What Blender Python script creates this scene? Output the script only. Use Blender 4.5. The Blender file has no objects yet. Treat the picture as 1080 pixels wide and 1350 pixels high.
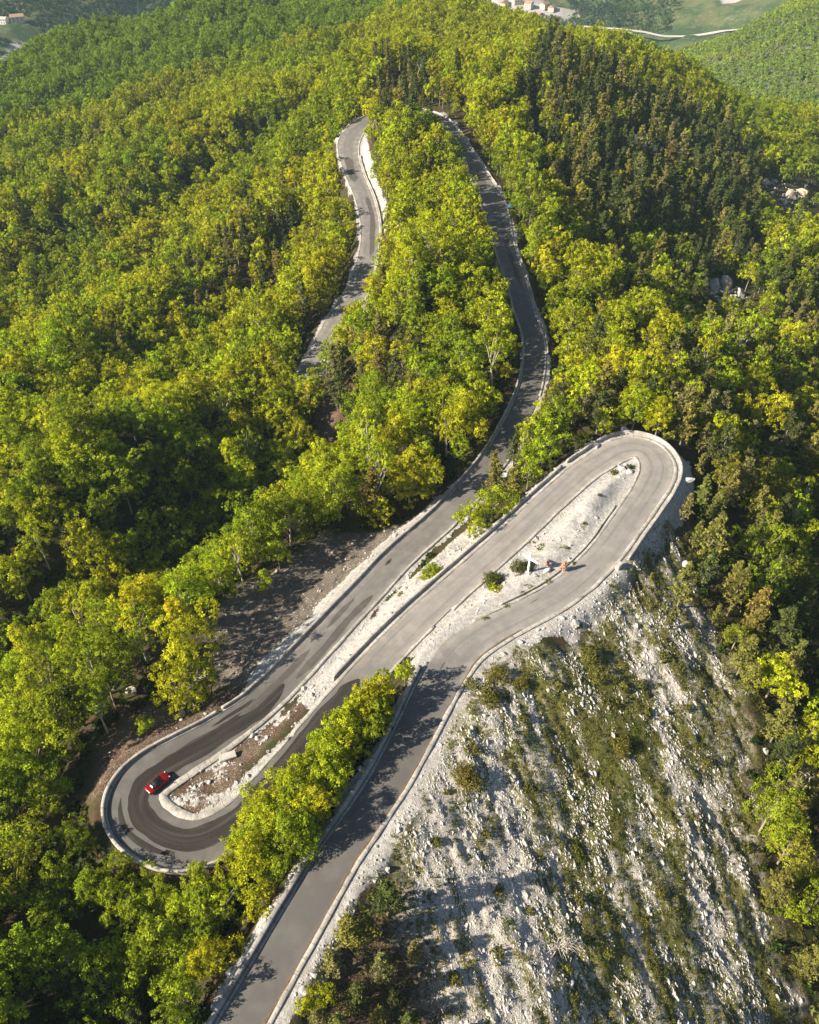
# A mountain road with two hairpins seen from a drone: limestone spur, spring woods, valley beyond.
HAZE=.000075; SUN_E=5.0; SKY_S=.05; EXPO=1.16
# measured ground plan: metres, x east, y north, z up; the drone hovers at (0, 0, 150)
ROAD=[(-25.2,15.3,43.00,4.7),(-22.0,21.5,43.00,4.7),(-18.0,29.5,43.00,4.7),(-12.0,41.4,43.00,4.7),(-9.5,46.3,43.00,4.6),(-6.3,51.5,43.00,4.6),(-3.0,57.1,43.00,4.8),(0.0,63.4,42.80,5.2),(1.7,67.3,42.60,5.5),(4.8,74.2,42.40,6.0),(8.2,79.9,42.20,6.0),(12.3,83.5,42.00,5.6),(17.0,86.7,41.80,5.2),(21.3,89.3,41.70,5.0),(26.0,92.8,41.50,5.0),(30.6,97.1,41.40,5.0),(35.5,102.9,41.20,5.0),(39.9,109.4,41.00,5.2),(44.1,115.6,40.80,5.4),(47.1,120.4,40.70,5.8),(49.0,124.3,40.60,6.2),(49.7,127.4,40.50,6.4),(49.3,130.0,40.50,6.4),(48.1,132.1,40.40,6.2),(45.3,132.9,40.30,6.0),(41.9,131.4,40.20,5.6),(37.9,128.3,40.00,5.2),(34.7,125.6,39.90,5.1),(27.5,117.9,39.60,5.0),(19.1,108.3,39.20,5.0),(9.1,97.6,38.60,5.0),(2.1,90.0,38.10,5.0),(-2.6,84.5,37.70,5.0),(-6.9,79.0,37.30,5.0),(-11.5,72.8,36.90,5.0),(-15.6,66.9,36.50,5.0),(-20.2,60.4,36.10,5.2),(-23.6,55.6,35.90,5.6),(-27.2,52.7,35.80,6.2),(-30.7,51.6,35.70,6.6),(-34.2,52.2,35.60,6.8),(-37.7,54.2,35.50,7.0),(-39.8,56.8,35.50,7.1),(-40.1,59.8,35.40,7.0),(-38.4,62.7,35.30,6.6),(-34.8,65.6,35.20,6.2),(-30.6,68.8,35.00,5.6),(-27.3,71.8,34.90,5.2),(-24.7,74.4,34.70,5.0),(-21.7,78.3,34.50,5.0),(-17.8,84.1,34.20,5.0),(-11.2,94.4,33.70,5.0),(-7.8,99.6,33.40,5.0),(-2.0,108.7,32.90,5.0),(3.4,115.7,32.40,5.0),(8.2,122.2,32.00,5.0),(12.8,129.5,31.60,5.0),(18.9,140.3,31.00,5.0),(23.7,151.5,30.40,5.0),(27.1,160.7,29.80,5.0),(30.5,172.4,29.00,5.0),(32.8,186.1,28.00,5.1),(33.4,196.7,27.40,5.1),(32.5,210.3,26.60,5.1),(32.2,224.7,26.00,5.6),(31.0,246.2,25.00,6.0),(30.4,262.7,24.40,6.6),(30.1,281.6,23.70,8.0),(28.8,296.6,23.20,8.2),(26.5,312.4,22.80,6.6),(23.7,330.2,22.40,6.4),(19.0,351.6,21.80,7.0),(14.9,370.2,21.30,8.0),(10.0,383.0,21.00,6.6),(1.7,389.3,20.80,6.0),(-8.4,388.0,20.60,6.0),(-16.6,381.1,20.40,6.8),(-22.7,369.5,20.00,8.0),(-25.3,357.6,19.60,8.5),(-24.5,342.4,19.20,7.4),(-20.9,322.7,18.60,6.6),(-17.0,306.1,18.00,6.4),(-14.4,288.8,17.40,6.2),(-13.7,274.6,16.80,6.0),(-14.1,263.3,16.30,6.0),(-15.2,252.2,15.80,6.2),(-17.0,240.9,15.20,7.0),(-20.3,230.0,14.50,7.4),(-23.9,219.9,13.70,6.4),(-26.9,209.7,12.80,5.4),(-30.3,197.7,11.80,5.0)]
GROUND=[(19.1,77.4,41.2),(32.7,84.3,38.0),(46.6,107.3,37.5),(57.3,124.7,37.0),(52.2,80.9,32.0),(29.8,64.9,35.5),(40.5,55.9,29.5),(54.2,58.4,24.0),(66.2,72.0,23.0),(62.9,49.7,17.0),(48.1,34.5,20.0),(25.0,31.7,30.5),(10.0,30.0,37.0),(5.8,41.4,39.2),(16.9,52.3,37.2),(0.0,45.3,41.5),(-8.0,29.2,40.0),(70.3,112.9,25.0),(82.8,108.1,19.0),(98.4,147.4,14.0),(78.1,149.6,24.0),(77.1,177.7,21.0),(128.6,217.4,-2.0),(89.4,238.8,4.0),(167,304,-25.0),(149,330,-22.0),(114,328,-14.0),(74.6,265.3,3.0),(48.3,211.0,21.0),(54.9,269.7,15.0),(52,313,18.0),(86,372,10.0),(61,389,20.0),(89,439,14.0),(44,530,10.0),(75,505,13.0),(139,537,-2.0),(194,553,-26.0),(194,472,-28.0),(219,441,-36.0),(135,416,-14.0),(50.6,147.0,35.0),(43.3,160.9,31.0),(42.4,175.9,27.0),(38,448,18.0),(274,584,-50.0),(-276,597,-40.0),(-212,427,-30.0),(-164.0,298.3,-22.0),(-128.2,208.4,-10.0),(-102.2,146.4,2.0),(-83.7,103.8,12.0),(-70.9,74.2,19.0),(-61.5,52.6,24.0),(-53.0,32.3,28.0),(-37.5,31.7,30.5),(-35.3,44.3,31.5),(-47.6,51.4,32.0),(-24.8,40.3,34.5),(-54.6,68.6,29.0),(-53.1,84.3,27.0),(-40.7,84.2,29.5),(-58.3,132.6,16.0),(-36.9,112.7,23.0),(-24.4,140.9,20.0),(-40.0,184.9,8.0),(-21.8,170.0,12.0),(-76.1,196.7,-1.0),(-99.1,286.2,-15.0),(-51.3,265.4,-3.0),(-44,332,-6.0),(-87,393,-16.0),(-157,532,-28.0),(-53,437,4.0),(-56,474,3.0),(-124,629,-16.0),(-162,749,-23.0),(-232,734,-31.0),(-271,685,-36.0),(-11,688,-3.0),(33,686,-6.0),(-81,724,-12.0),(-205,625,-34.0),(-17,512,7.0),(-61,689,-12.0),(-199,722,-30.0),(6,307,20.5),(4.5,222.0,22.0),(-3.8,166.7,22.0),(11.4,170.8,26.0),(8.3,138.5,29.0),(-39,362,4.0),(-29.9,276.2,6.0),(26.1,136.4,33.0),(17.6,121.9,33.8),(12.1,113.4,34.4),(-28.7,231.8,11.0),(-20.7,108.2,28.0),(-28.0,89.2,31.5),(-10.6,116.0,29.5),(340,745,-82.0),(328,870,-90.0),(400,905,-55.0),(297,1012,-125.0),(480,980,-40.0),(250,640,-90.0),(-150,800,-65.0),(-60,850,-75.0),(0,930,-125.0),(-200,900,-140.0),(-350,720,-90.0),(-400,900,-180.0),(100,800,-85.0),(200,800,-112.0),(0,1050,-175.0),(200,1100,-170.0),(400,1150,-160.0),(175,1300,-182.0),(322,1300,-183.0),(0,1300,-180.0),(-250,1150,-180.0),(-440,1230,-150.0),(-600,1100,-140.0),(-700,800,-130.0),(-500,600,-90.0),(480,1400,-162.0),(600,1300,-120.0),(0,1600,-150.0),(300,1600,-150.0),(-400,1600,-30.0),(600,1650,-30.0),(700,1000,-20.0),(600,700,-50.0),(0,1900,0.0),(-700,1500,0.0),(400,1950,50.0),(-800,1900,150.0),(900,1900,150.0),(-100,2300,200.0),(850,1400,0.0),(350,450,-65.0),(500,500,-50.0),(250,330,-45.0),(250.0,200.0,-40.0),(-300.0,300.0,-40.0),(-200.0,150.0,0.0),(150.0,60.0,-15.0),(120.0,0.0,0.0),(60.0,-20.0,15.0),(0.0,-30.0,38.0),(-60.0,-20.0,30.0),(-150.0,30.0,15.0),(160.0,120.0,-15.0),(-25.2,15.3,43.0),(-18.0,29.5,43.0),(-9.5,46.3,43.0),(-3.0,57.1,43.0),(1.7,67.3,42.6),(8.2,79.9,42.2),(17.0,86.7,41.8),(26.0,92.8,41.5),(35.5,102.9,41.2),(44.1,115.6,40.8),(49.0,124.3,40.6),(49.3,130.0,40.5),(45.3,132.9,40.3),(37.9,128.3,40.0),(27.5,117.9,39.6),(9.1,97.6,38.6),(-2.6,84.5,37.7),(-11.5,72.8,36.9),(-20.2,60.4,36.1),(-27.2,52.7,35.8),(-34.2,52.2,35.6),(-39.8,56.8,35.5),(-38.4,62.7,35.3),(-30.6,68.8,35.0),(-24.7,74.4,34.7),(-17.8,84.1,34.2),(-7.8,99.6,33.4),(3.4,115.7,32.4),(12.8,129.5,31.6),(23.7,151.5,30.4),(30.5,172.4,29.0),(33.4,196.7,27.4),(32.2,224.7,26.0),(30.4,262.7,24.4),(28.8,296.6,23.2),(24,330,22.4),(15,370,21.3),(2,389,20.8),(-17,381,20.4),(-25,358,19.6),(-21,323,18.6),(-14.4,288.8,17.4),(-14.1,263.3,16.3),(-17.0,240.9,15.2),(-23.9,219.9,13.7),(-30.3,197.7,11.8)]
AREAS={
 'island_high':[(7.0,84.8),(13.5,91.0),(19.9,99.7),(31.1,111.4),(39.9,124.1),(45.1,126.3),(45.1,120.2),(36.1,107.5),(26.6,96.5),(19.3,92.1),(12.7,89.2),(8.0,86.4)],
 'strip_mid':[(-18.0,75.0),(-17.4,79.4),(-9.2,90.4),(2.8,105.7),(12.8,117.9),(15.3,112.7),(2.7,95.6),(-7.6,84.3),(-15.5,71.8)],
 'island_low':[(-34.4,55.3),(-35.2,59.1),(-30.8,64.2),(-24.7,68.9),(-17.1,75.7),(-15.5,74.6),(-22.0,66.8),(-25.7,60.4),(-29.8,55.6),(-32.3,54.4)],
 'scree':[(-32.9,79.8),(-37.6,93.5),(-30.8,104.8),(-17.0,118.3),(-6.1,118.8),(3.1,119.4),(-8.5,102.2),(-19.6,86.9),(-26.8,78.1)],
 'bare_low':[(-47.8,61.5),(-49.2,70.8),(-42.6,76.9),(-30.0,78.5),(-25.7,75.6),(-39.3,65.3),(-44.9,57.2)],
 'gully':[(-26.1,194.4),(-20.9,187.9),(-15.1,160.5),(-16.6,143.1),(-24.6,167.4)],
 'slope':[(14.9,78.5),(27.3,83.1),(36.5,96.7),(52.6,114.1),(50.5,100.4),(55.1,86.0),(55.7,74.2),(53.2,60.3),(53.1,48.2),(55.4,34.3),(55.8,20.0),(0.0,16.4),(2.7,28.8),(0.5,38.3),(-2.0,47.8),(3.8,60.8),(9.1,70.3)],
 'slope_grass':[(28.6,83.4),(37.4,89.1),(37.0,70.7),(32.2,56.6),(26.1,45.9),(24.1,57.4),(23.7,69.5)],
 'tan_rocks':[(175.8,412.0),(213.9,478.1),(258.6,537.1),(210.9,405.9),(172.7,356.0),(162.9,366.0)],
 'crag_a':[(104.9,407.7),(115.3,422.7),(116.1,395.6),(104.5,378.0)],
 'crag_b':[(141.1,339.9),(154.7,349.3),(147.0,317.5),(133.1,310.0)],
 'pine_right_hill':[(54.6,430.9),(92.1,533.6),(124.8,470.8),(176.2,476.3),(176.4,413.9),(125.6,286.9),(105.7,320.5),(74.0,295.3),(51.8,312.9),(47.9,362.4)],
 'pine_bend':[(-18.7,441.0),(10.8,423.1),(20.9,366.8),(-3.0,329.9),(-19.5,372.6)],
 'pine_mid':[(-29.0,221.8),(0.0,198.3),(0.9,160.8),(-20.4,180.2)],
 'pine_gully':[(31.7,185.0),(54.9,156.0),(87.9,210.4),(124.3,196.4),(55.3,21.5),(60.0,59.5),(57.8,82.5),(50.0,95.3),(54.9,121.7),(54.6,148.6),(35.5,137.2)],
 'pine_low':[(-10.6,43.9),(-2.0,46.4),(1.9,38.4),(4.4,28.1),(4.9,16.7),(-16.3,15.8),(-13.4,28.5)],
 'pine_between':[(7.7,121.2),(16.9,142.6),(25.9,149.2),(36.1,140.7),(23.4,127.0),(14.7,113.6)],
 'olive_left':[(-115.7,350.7),(-52.5,347.5),(-33.4,253.8),(-78.4,260.0)],
 'row':[(-25.3,50.8),(-20.9,58.3),(-12.8,69.0),(-4.9,78.0),(-1.2,81.2),(0.0,76.5),(-7.7,61.8),(-12.4,52.6),(-20.5,40.6),(-26.1,29.6),(-28.9,17.5),(-40.9,18.6),(-34.1,31.2),(-29.8,43.8)],
 'dark_hill':[(-282.0,533.5),(-213.9,599.2),(-121.4,613.0),(-57.4,647.0),(94.4,1487.0),(100.5,1635.9),(-604.3,1311.3)],
}
SPOT={'car':(-37.1,60.7),'cross':(20.6,97.1),'orange_small':(24.2,98.6),'orange_tall':(26.7,97.6),'sign':(34.6,281.6),'block_low':(-27.6,65.3),'block_high':(36.7,98.6),'dead_tree':(-35.8,76.7),'dead_slope':(18.8,38.8),'snag':(67.1,74.1),'rock_scree':(-46.1,78.9),'house_a':(134.2,1464.1)}
PLANTS=[('b',-37.9,77.1,10.5),('b',-44.0,94.9,10.5),('b',-34.5,100.8,8.0),('b',-30.3,108.9,8.0),('b',-25.0,108.2,7.5),('b',-27.4,102.7,6.0),('b',-41.3,70.3,4.2),('b',11.4,112.6,9.0),('b',16.1,117.1,10.5),('p',20.7,122.3,10.0),('p',17.3,127.5,11.0),('p',26.6,138.1,9.0),('p',22.6,137.8,9.0),('s',4.3,101.0,4.4),('s',15.3,97.0,3.7),('s',19.2,98.3,3.6),('s',23.6,103.9,1.8),('s',14.6,93.8,2.0),('s',40.8,125.0,1.5),('s',44.2,126.3,1.3),('p',47.3,94.4,11.0),('p',42.2,96.7,3.5),('p',52.6,114.1,7.0),('p',44.3,89.0,6.0),('p',54.0,101.7,9.0),('p',59.4,100.6,10.0),('p',60.4,91.0,10.0),('p',65.7,85.2,11.0),('p',72.5,99.1,11.0),('b',82.1,140.9,9.0),('s',16.2,89.4,1.0),('s',19.3,92.3,0.9),('s',27.9,103.1,0.9),('s',32.2,109.2,1.0),('s',36.2,116.5,0.8),('s',12.5,86.5,1.0),('s',29.0,99.4,0.9),('s',17.1,68.2,1.6),('s',9.3,63.0,1.8),('s',23.1,74.9,1.8),('s',17.4,58.4,1.4),('s',34.2,77.1,2.2),('s',31.1,73.4,1.8),('s',37.4,73.2,1.6),('s',10.3,51.2,1.5),('s',3.5,49.3,1.6),('s',23.4,51.3,1.8),('s',35.4,47.3,1.8),('s',32.5,43.6,1.5),('s',11.5,36.7,1.7),('s',26.1,38.7,1.4),('s',46.5,66.6,1.7),('s',44.9,75.1,1.6),('s',42.4,83.1,2.0),('s',23.1,44.6,1.5),('s',5.6,33.7,1.8),('s',51.6,55.9,1.8),('p',78.6,163.0,9.0),('p',62.3,138.2,8.0),('p',59.2,158.0,8.0),('p',83.6,159.2,10.0),('p',59.0,72.0,10.0),('p',59.0,55.7,8.0),('b',55.8,56.7,4.0),('s',32.9,67.1,3.4),('s',7.7,58.4,3.4),('s',14.3,75.0,3.0),('s',11.5,71.1,3.6),('s',16.8,74.4,2.4),('s',14.1,62.6,1.2),('s',11.5,44.3,1.2),('s',15.8,42.6,1.2),('s',5.2,56.0,1.0),('s',29.6,80.9,4.0),('s',24.6,61.8,1.3),('s',37.5,77.7,1.6),('s',20.2,36.1,1.6),('s',-1.8,97.0,1.2),('s',23.8,95.3,1.1),('s',20.7,93.5,1.0),('p',-7.2,36.7,8.5),('p',-2.7,40.2,9.5),('p',-9.1,33.8,7.0),('p',-3.2,33.7,7.5),('p',-6.3,30.4,7.0),('p',-10.5,28.1,5.0),('p',0.0,28.7,7.0),('p',-5.1,37.6,7.0),('p',0.5,35.8,5.0),('b',-10.2,30.1,5.0),('p',-1.8,30.9,6.0),('b',-11.8,29.1,3.5),('p',-3.6,28.9,5.0),('b',-39.9,46.8,7.0),('b',-33.8,45.0,6.5),('b',-46.8,52.3,7.5),('b',-27.8,45.4,6.5),('b',-42.9,45.0,9.0),('b',-36.0,42.1,8.0),('p',57.5,119.8,8.0),('p',59.9,117.4,9.0),('b',63.4,126.6,8.0),('p',58.6,127.6,6.0),('p',64.6,123.9,10.0),('p',63.2,135.4,8.0),('b',64.8,154.7,7.0),('p',53.6,109.0,7.0),('p',59.1,108.9,8.0),('b',56.7,111.1,4.0),('p',54.1,93.5,5.0),('b',40.1,137.1,6.0),('p',31.9,134.0,5.0),('p',60.3,117.7,8.0),('b',74.7,125.5,7.0)]
import bpy, bmesh, math, numpy as np
from mathutils import Vector, Matrix
rng=np.random.default_rng(7)
scene=bpy.context.scene
COL=scene.collection
R=math.radians
A_=np.array
CAM=A_([0.,0.,150.]); PITCH=R(44)

# ------------------------------------------------------------------ numbers
def _h(ix,iy,seed):
    n=(ix.astype(np.int64)*374761393+iy.astype(np.int64)*668265263+seed*1442695041)&0x7fffffff
    n=((n^(n>>13))*1274126177)&0x7fffffff
    return ((n^(n>>16))&0xffff)/65535.0
def vnoise(x,y,seed=0):
    xi=np.floor(x);yi=np.floor(y);fx=x-xi;fy=y-yi
    fx=fx*fx*(3-2*fx);fy=fy*fy*(3-2*fy)
    a=_h(xi,yi,seed);b=_h(xi+1,yi,seed);c=_h(xi,yi+1,seed);d=_h(xi+1,yi+1,seed)
    return (a*(1-fx)+b*fx)*(1-fy)+(c*(1-fx)+d*fx)*fy
def fbm(x,y,seed=0,o=4):
    s=0;a=.5;t=0
    for i in range(o):
        s=s+a*vnoise(x*2**i,y*2**i,seed+i*17);t+=a;a*=.5
    return s/t
def sst(a,b,x):
    t=np.clip((x-a)/(b-a),0,1);return t*t*(3-2*t)
def inside(poly,x,y):
    p=A_(poly);r=np.zeros(np.shape(x),bool);j=len(p)-1
    for i in range(len(p)):
        xi,yi=p[i];xj,yj=p[j]
        c=((yi>y)!=(yj>y))&(x<(xj-xi)*(y-yi)/((yj-yi) if yj!=yi else 1e-9)+xi)
        r^=c;j=i
    return r
def wob(x,y,amp=1.5,sc=.35):
    return x+(vnoise(x*sc,y*sc,91)-.5)*2*amp, y+(vnoise(x*sc,y*sc,92)-.5)*2*amp
def area(name,x,y,amp=1.5,soft=0):
    xx,yy=wob(x,y,amp)
    if not soft: return inside(AREAS[name],xx,yy)
    s=0
    for a in range(6): s=s+inside(AREAS[name],xx+soft*math.cos(a*1.047),yy+soft*math.sin(a*1.047)).astype(float)
    return s/6
def in_view(x,y,z,m=0.):
    dy=y-CAM[1];dz=z-CAM[2]
    f=dy*math.cos(PITCH)-dz*math.sin(PITCH);u=dy*math.sin(PITCH)+dz*math.cos(PITCH)
    f=np.maximum(f,1e-3)
    return (np.abs(x)<f*540/1100+m)&(np.abs(u)<f*675/1100+m), f

# ------------------------------------------------------------------ ground shape
G=A_(GROUND,float);SC=100.
def _U(r2): return np.where(r2>1e-9,r2*np.log(np.maximum(r2,1e-9)),0)
X0=G[:,:2]/SC;n_=len(G)
K=_U(((X0[:,None]-X0[None])**2).sum(-1))+1e-3*np.eye(n_);Pm=np.c_[np.ones(n_),X0]
WT=np.linalg.solve(np.block([[K,Pm],[Pm.T,np.zeros((3,3))]]),np.r_[G[:,2],0,0,0])
def base_z(x,y):
    q=np.stack([np.ravel(x),np.ravel(y)],-1)/SC;o=np.empty(len(q))
    for i in range(0,len(q),20000):
        s=q[i:i+20000];o[i:i+20000]=_U(((s[:,None]-X0[None])**2).sum(-1))@WT[:-3]+WT[-3]+s@WT[-2:]
    return np.minimum(o.reshape(np.shape(x)),60)
# road centre line (Catmull-Rom), u = index along the surveyed points
rp=A_(ROAD,float)
def road_at(u):
    u=np.clip(np.asarray(u,float),0,len(rp)-1.0001);i=u.astype(int);t=(u-i)[...,None]
    g=lambda k:rp[np.clip(i+k,0,len(rp)-1)]
    p0,p1,p2,p3=g(-1),g(0),g(1),g(2)
    return .5*((2*p1)+(-p0+p2)*t+(2*p0-5*p1+4*p2-p3)*t*t+(-p0+3*p1-3*p2+p3)*t**3)
RU=np.linspace(0,len(rp)-1,(len(rp)-1)*10+1)
RC=road_at(RU)
for k in range(3):                      # light smoothing of the hand survey
    RC[1:-1]=.25*RC[:-2]+.5*RC[1:-1]+.25*RC[2:]
_t=np.gradient(RC[:,:2],axis=0);_t/=np.linalg.norm(_t,axis=1)[:,None]+1e-9
RN=np.c_[-_t[:,1],_t[:,0]]              # left-hand normal
RS=np.r_[0,np.cumsum(np.linalg.norm(np.diff(RC[:,:2],axis=0),axis=1))]
def road_field(x,y):
    """distance to the road edge, u, signed side, road height"""
    xf=np.ravel(x);yf=np.ravel(y)
    d=np.full(xf.shape,99.);u=np.zeros(xf.shape);sd=np.zeros(xf.shape);rz=np.zeros(xf.shape)
    near=np.where((np.abs(xf)<75)&(yf>0)&(yf<410))[0]
    for i in range(0,len(near),8000):
        k=near[i:i+8000]
        dx=xf[k][:,None]-RC[None,:,0];dy=yf[k][:,None]-RC[None,:,1]
        d2=dx*dx+dy*dy;j=np.argmin(d2-(RC[None,:,3]*.5)**2*0,1);a=np.arange(len(k))
        d[k]=np.sqrt(d2[a,j])-RC[j,3]*.5;u[k]=RU[j]
        sd[k]=dx[a,j]*RN[j,0]+dy[a,j]*RN[j,1];rz[k]=RC[j,2]
    s=np.shape(x);return d.reshape(s),u.reshape(s),sd.reshape(s),rz.reshape(s)
def masks(x,y,rf=None):
    d,u,sd,rz=rf if rf is not None else road_field(x,y)
    m={}
    m['slope']=area('slope',x,y,2.0,1.5)
    m['slope_grass']=area('slope_grass',x,y,2.5,2.5)
    n=fbm(x*.22,y*.22,5)
    wid=np.where((u>9)&(u<33),3.2,np.where((u>=33)&(u<47),1.4,np.where(u>=76,2.2,1.6)))
    wid=np.where((u>13)&(u<26.5)&(sd<0),4.6,wid);wid=np.where((u<9)&(sd<0),3.0,wid);wid=np.where((u<9)&(sd>0),1.6,wid)
    wid=np.where((u>32)&(u<37)&(sd>0),.2,wid);wid=np.where((u>=37)&(u<47)&(sd>0),-.6,wid)
    wid=np.where((u>=47)&(u<57)&(sd>0),np.interp(u,[47,49,51.5,54,57],[.3,2.8,4.2,2.4,.5]),wid)
    wid=np.where((u>=57)&(u<71)&(sd>0),.4,wid);wid=np.where((u>57)&(u<71)&(sd<0),1.2,wid)
    wid=np.where((u>78)&(sd<0),1.0,wid);wid=np.where((u>76)&(u<82)&(sd>0),4.0,wid)
    rock=1-sst(wid-1.0,wid+1.4,d+(n-.5)*3.0)
    rock=np.maximum(rock,area('island_high',x,y,.6,.6))
    rock=np.maximum(rock,((u>11)&(u<30.5)&(sd>0)&(d<9)).astype(float))
    rock=np.maximum(rock,area('island_low',x,y,.7,.6)*(.25+.9*(fbm(x*.5,y*.5,44,3)-.35)))
    rock=np.maximum(rock,area('strip_mid',x,y,.8,.8))
    for c in('tan_rocks','crag_a','crag_b'): rock=np.maximum(rock,area(c,x,y,4,3)*(.40 if c=='tan_rocks' else .6))
    soil=np.maximum(area('island_low',x,y,.7,.6),area('bare_low',x,y,1.5,1.2))
    soil=np.maximum(soil,area('gully',x,y,2,1.5))
    soil=np.maximum(soil,area('pine_low',x,y,1.5,1.5)*.8)
    m['rock']=rock;m['soil']=np.clip(soil,0,1);m['scree']=area('scree',x,y,1.2,1.0)
    return m
def height(x,y,full=False):
    x=np.asarray(x,float);y=np.asarray(y,float)
    z=base_z(x,y)
    rf=road_field(x,y);d,u,sd,rz=rf
    m=masks(x,y,rf)
    n=(fbm(x*.12,y*.12,1)-.5)*2.2+(fbm(x*.6,y*.6,2,3)-.5)*.5
    n=n+sst(7,30,d)*(1-m['slope'])*((fbm((x*.85-y*.52)*.028,(x*.52+y*.85)*.011,4,2)-.5)*44*(1-sst(430,520,y)*.6)*(1-.6*sst(15,50,x)))
    far=sst(300,800,y);n=n+far*(fbm(x*.012,y*.012,3,5)-.5)*46*sst(650,1000,y)
    # tilted limestone beds on the bare slope
    a=(x*.45-y*.89);b=(x*.89+y*.45)
    bed=fbm(a*.3+3,b*.6,8,4);bed=np.abs(bed-.5)*2
    cob=fbm(x*1.3,y*1.3,9,3)
    n=n+m['slope']*(.5*(1-bed)**3-.25+ .28*(cob-.5)+ .6*(fbm(a*.12,b*.4,88,3)-.5))*(1-.6*m['slope_grass'])
    n=n+m['rock']*(fbm(x*.9,y*.9,12,3)-.5)*.4*(1-.65*((u>11)&(u<30.5)&(sd>0)&(d<9)))+m['scree']*(cob-.5)*.3
    z=z+n*sst(.9,3.2,d)
    w=1-sst(1.6,4.6,d)
    z=z*(1-w)+(rz-.14)*w
    if full: return z,m,d,u,sd
    return z

# ------------------------------------------------------------------ helpers
def link(o): COL.objects.link(o);return o
def tag(o,label=None,cat=None,group=None,kind=None):
    if label: o['label']=label
    if cat: o['category']=cat
    if group: o['group']=group
    if kind: o['kind']=kind
    return o
def raw_mesh(name,v,faces,mats=(),mi=None,smooth=False,attrs=None,uv=None):
    me=bpy.data.meshes.new(name);v=np.asarray(v,np.float32)
    if isinstance(faces,np.ndarray):
        nf,k=faces.shape;fl=faces.ravel().astype(np.int32);st=np.arange(nf,dtype=np.int32)*k
    else:
        fl=np.concatenate([np.asarray(f,np.int32).ravel() for f in faces]);ln=np.array([len(f) for f in faces])
        nf=len(faces);st=np.r_[0,np.cumsum(ln)[:-1]].astype(np.int32)
    me.vertices.add(len(v));me.vertices.foreach_set('co',v.ravel())
    me.loops.add(len(fl));me.loops.foreach_set('vertex_index',fl)
    me.polygons.add(nf);me.polygons.foreach_set('loop_start',st)
    if mi is not None: me.polygons.foreach_set('material_index',np.asarray(mi,np.int32))
    if smooth: me.polygons.foreach_set('use_smooth',np.ones(nf,bool))
    for m in mats: me.materials.append(m)
    me.update(calc_edges=True)
    for k,val in (attrs or {}).items():
        at=me.attributes.new(k,'FLOAT','POINT');at.data.foreach_set('value',np.asarray(val,np.float32))
    if uv is not None:
        l=me.uv_layers.new(name='UVMap');l.data.foreach_set('uv',np.asarray(uv,np.float32)[fl].ravel())
    me.validate();return me
def obj(name,me,parent=None,loc=None,rot=None):
    o=bpy.data.objects.new(name,me);link(o)
    if parent: o.parent=parent
    if loc is not None: o.location=loc
    if rot is not None: o.rotation_euler=rot
    return o
def empty(name,loc,rz=0,s=1):
    o=bpy.data.objects.new(name,None);link(o);o.location=loc;o.rotation_euler=(0,0,rz);o.scale=(s,s,s);o.empty_display_size=.3;return o
def bm_mesh(name,bm,mats=(),smooth=False):
    me=bpy.data.meshes.new(name);bm.normal_update();bm.to_mesh(me);bm.free()
    for m in mats: me.materials.append(m)
    if smooth: me.polygons.foreach_set('use_smooth',np.ones(len(me.polygons),bool))
    return me
def box_bm(size,loc=(0,0,0),bev=.03,rz=0,bm=None):
    bm=bm or bmesh.new()
    r=bmesh.ops.create_cube(bm,size=1);vs=r['verts']
    bmesh.ops.scale(bm,vec=size,verts=vs)
    if rz: bmesh.ops.rotate(bm,cent=(0,0,0),matrix=Matrix.Rotation(rz,3,'Z'),verts=vs)
    bmesh.ops.translate(bm,vec=loc,verts=vs)
    if bev: bmesh.ops.bevel(bm,geom=list({e for v in vs for e in v.link_edges}),offset=bev,segments=2,affect='EDGES')
    return bm

# ------------------------------------------------------------------ materials
def mat(name):
    m=bpy.data.materials.new(name);m.use_nodes=True;nt=m.node_tree;nt.nodes.clear()
    return m,nt,nt.nodes.new('ShaderNodeOutputMaterial')
class N:
    def __init__(s,nt): s.nt=nt
    def __call__(s,t,inp=None,**k):
        n=s.nt.nodes.new(t)
        for a,b in k.items(): setattr(n,a,b)
        for a,b in (inp or {}).items():
            if isinstance(b,bpy.types.NodeSocket): s.nt.links.new(b,n.inputs[a])
            else: n.inputs[a].default_value=b
        return n
    def mix(s,f,a,b,bt='MIX'):
        n=s.nt.nodes.new('ShaderNodeMix');n.data_type='RGBA';n.blend_type=bt
        for i,v in((0,f),(6,a),(7,b)):
            if isinstance(v,bpy.types.NodeSocket): s.nt.links.new(v,n.inputs[i])
            else: n.inputs[i].default_value=v if i==0 else (*v,1) if len(v)==3 else v
        return n.outputs[2]
    def m(s,op,a,b=None,c=None,clamp=False):
        n=s.nt.nodes.new('ShaderNodeMath');n.operation=op;n.use_clamp=clamp
        for i,v in enumerate((a,b,c)):
            if v is None: continue
            if isinstance(v,bpy.types.NodeSocket): s.nt.links.new(v,n.inputs[i])
            else: n.inputs[i].default_value=v
        return n.outputs[0]
    def ramp(s,f,a,b,lo=0.,hi=1.):
        n=s.nt.nodes.new('ShaderNodeMapRange');n.interpolation_type='SMOOTHSTEP'
        s.nt.links.new(f,n.inputs[0])
        for i,v in((1,a),(2,b),(3,lo),(4,hi)): n.inputs[i].default_value=v
        return n.outputs[0]
    def noise(s,vec,sc,det=4,rough=.55,dist=0):
        n=s('ShaderNodeTexNoise',{'Scale':sc,'Detail':det,'Roughness':rough,'Distortion':dist})
        if vec is not None: s.nt.links.new(vec,n.inputs['Vector'])
        return n.outputs['Fac']
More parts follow.
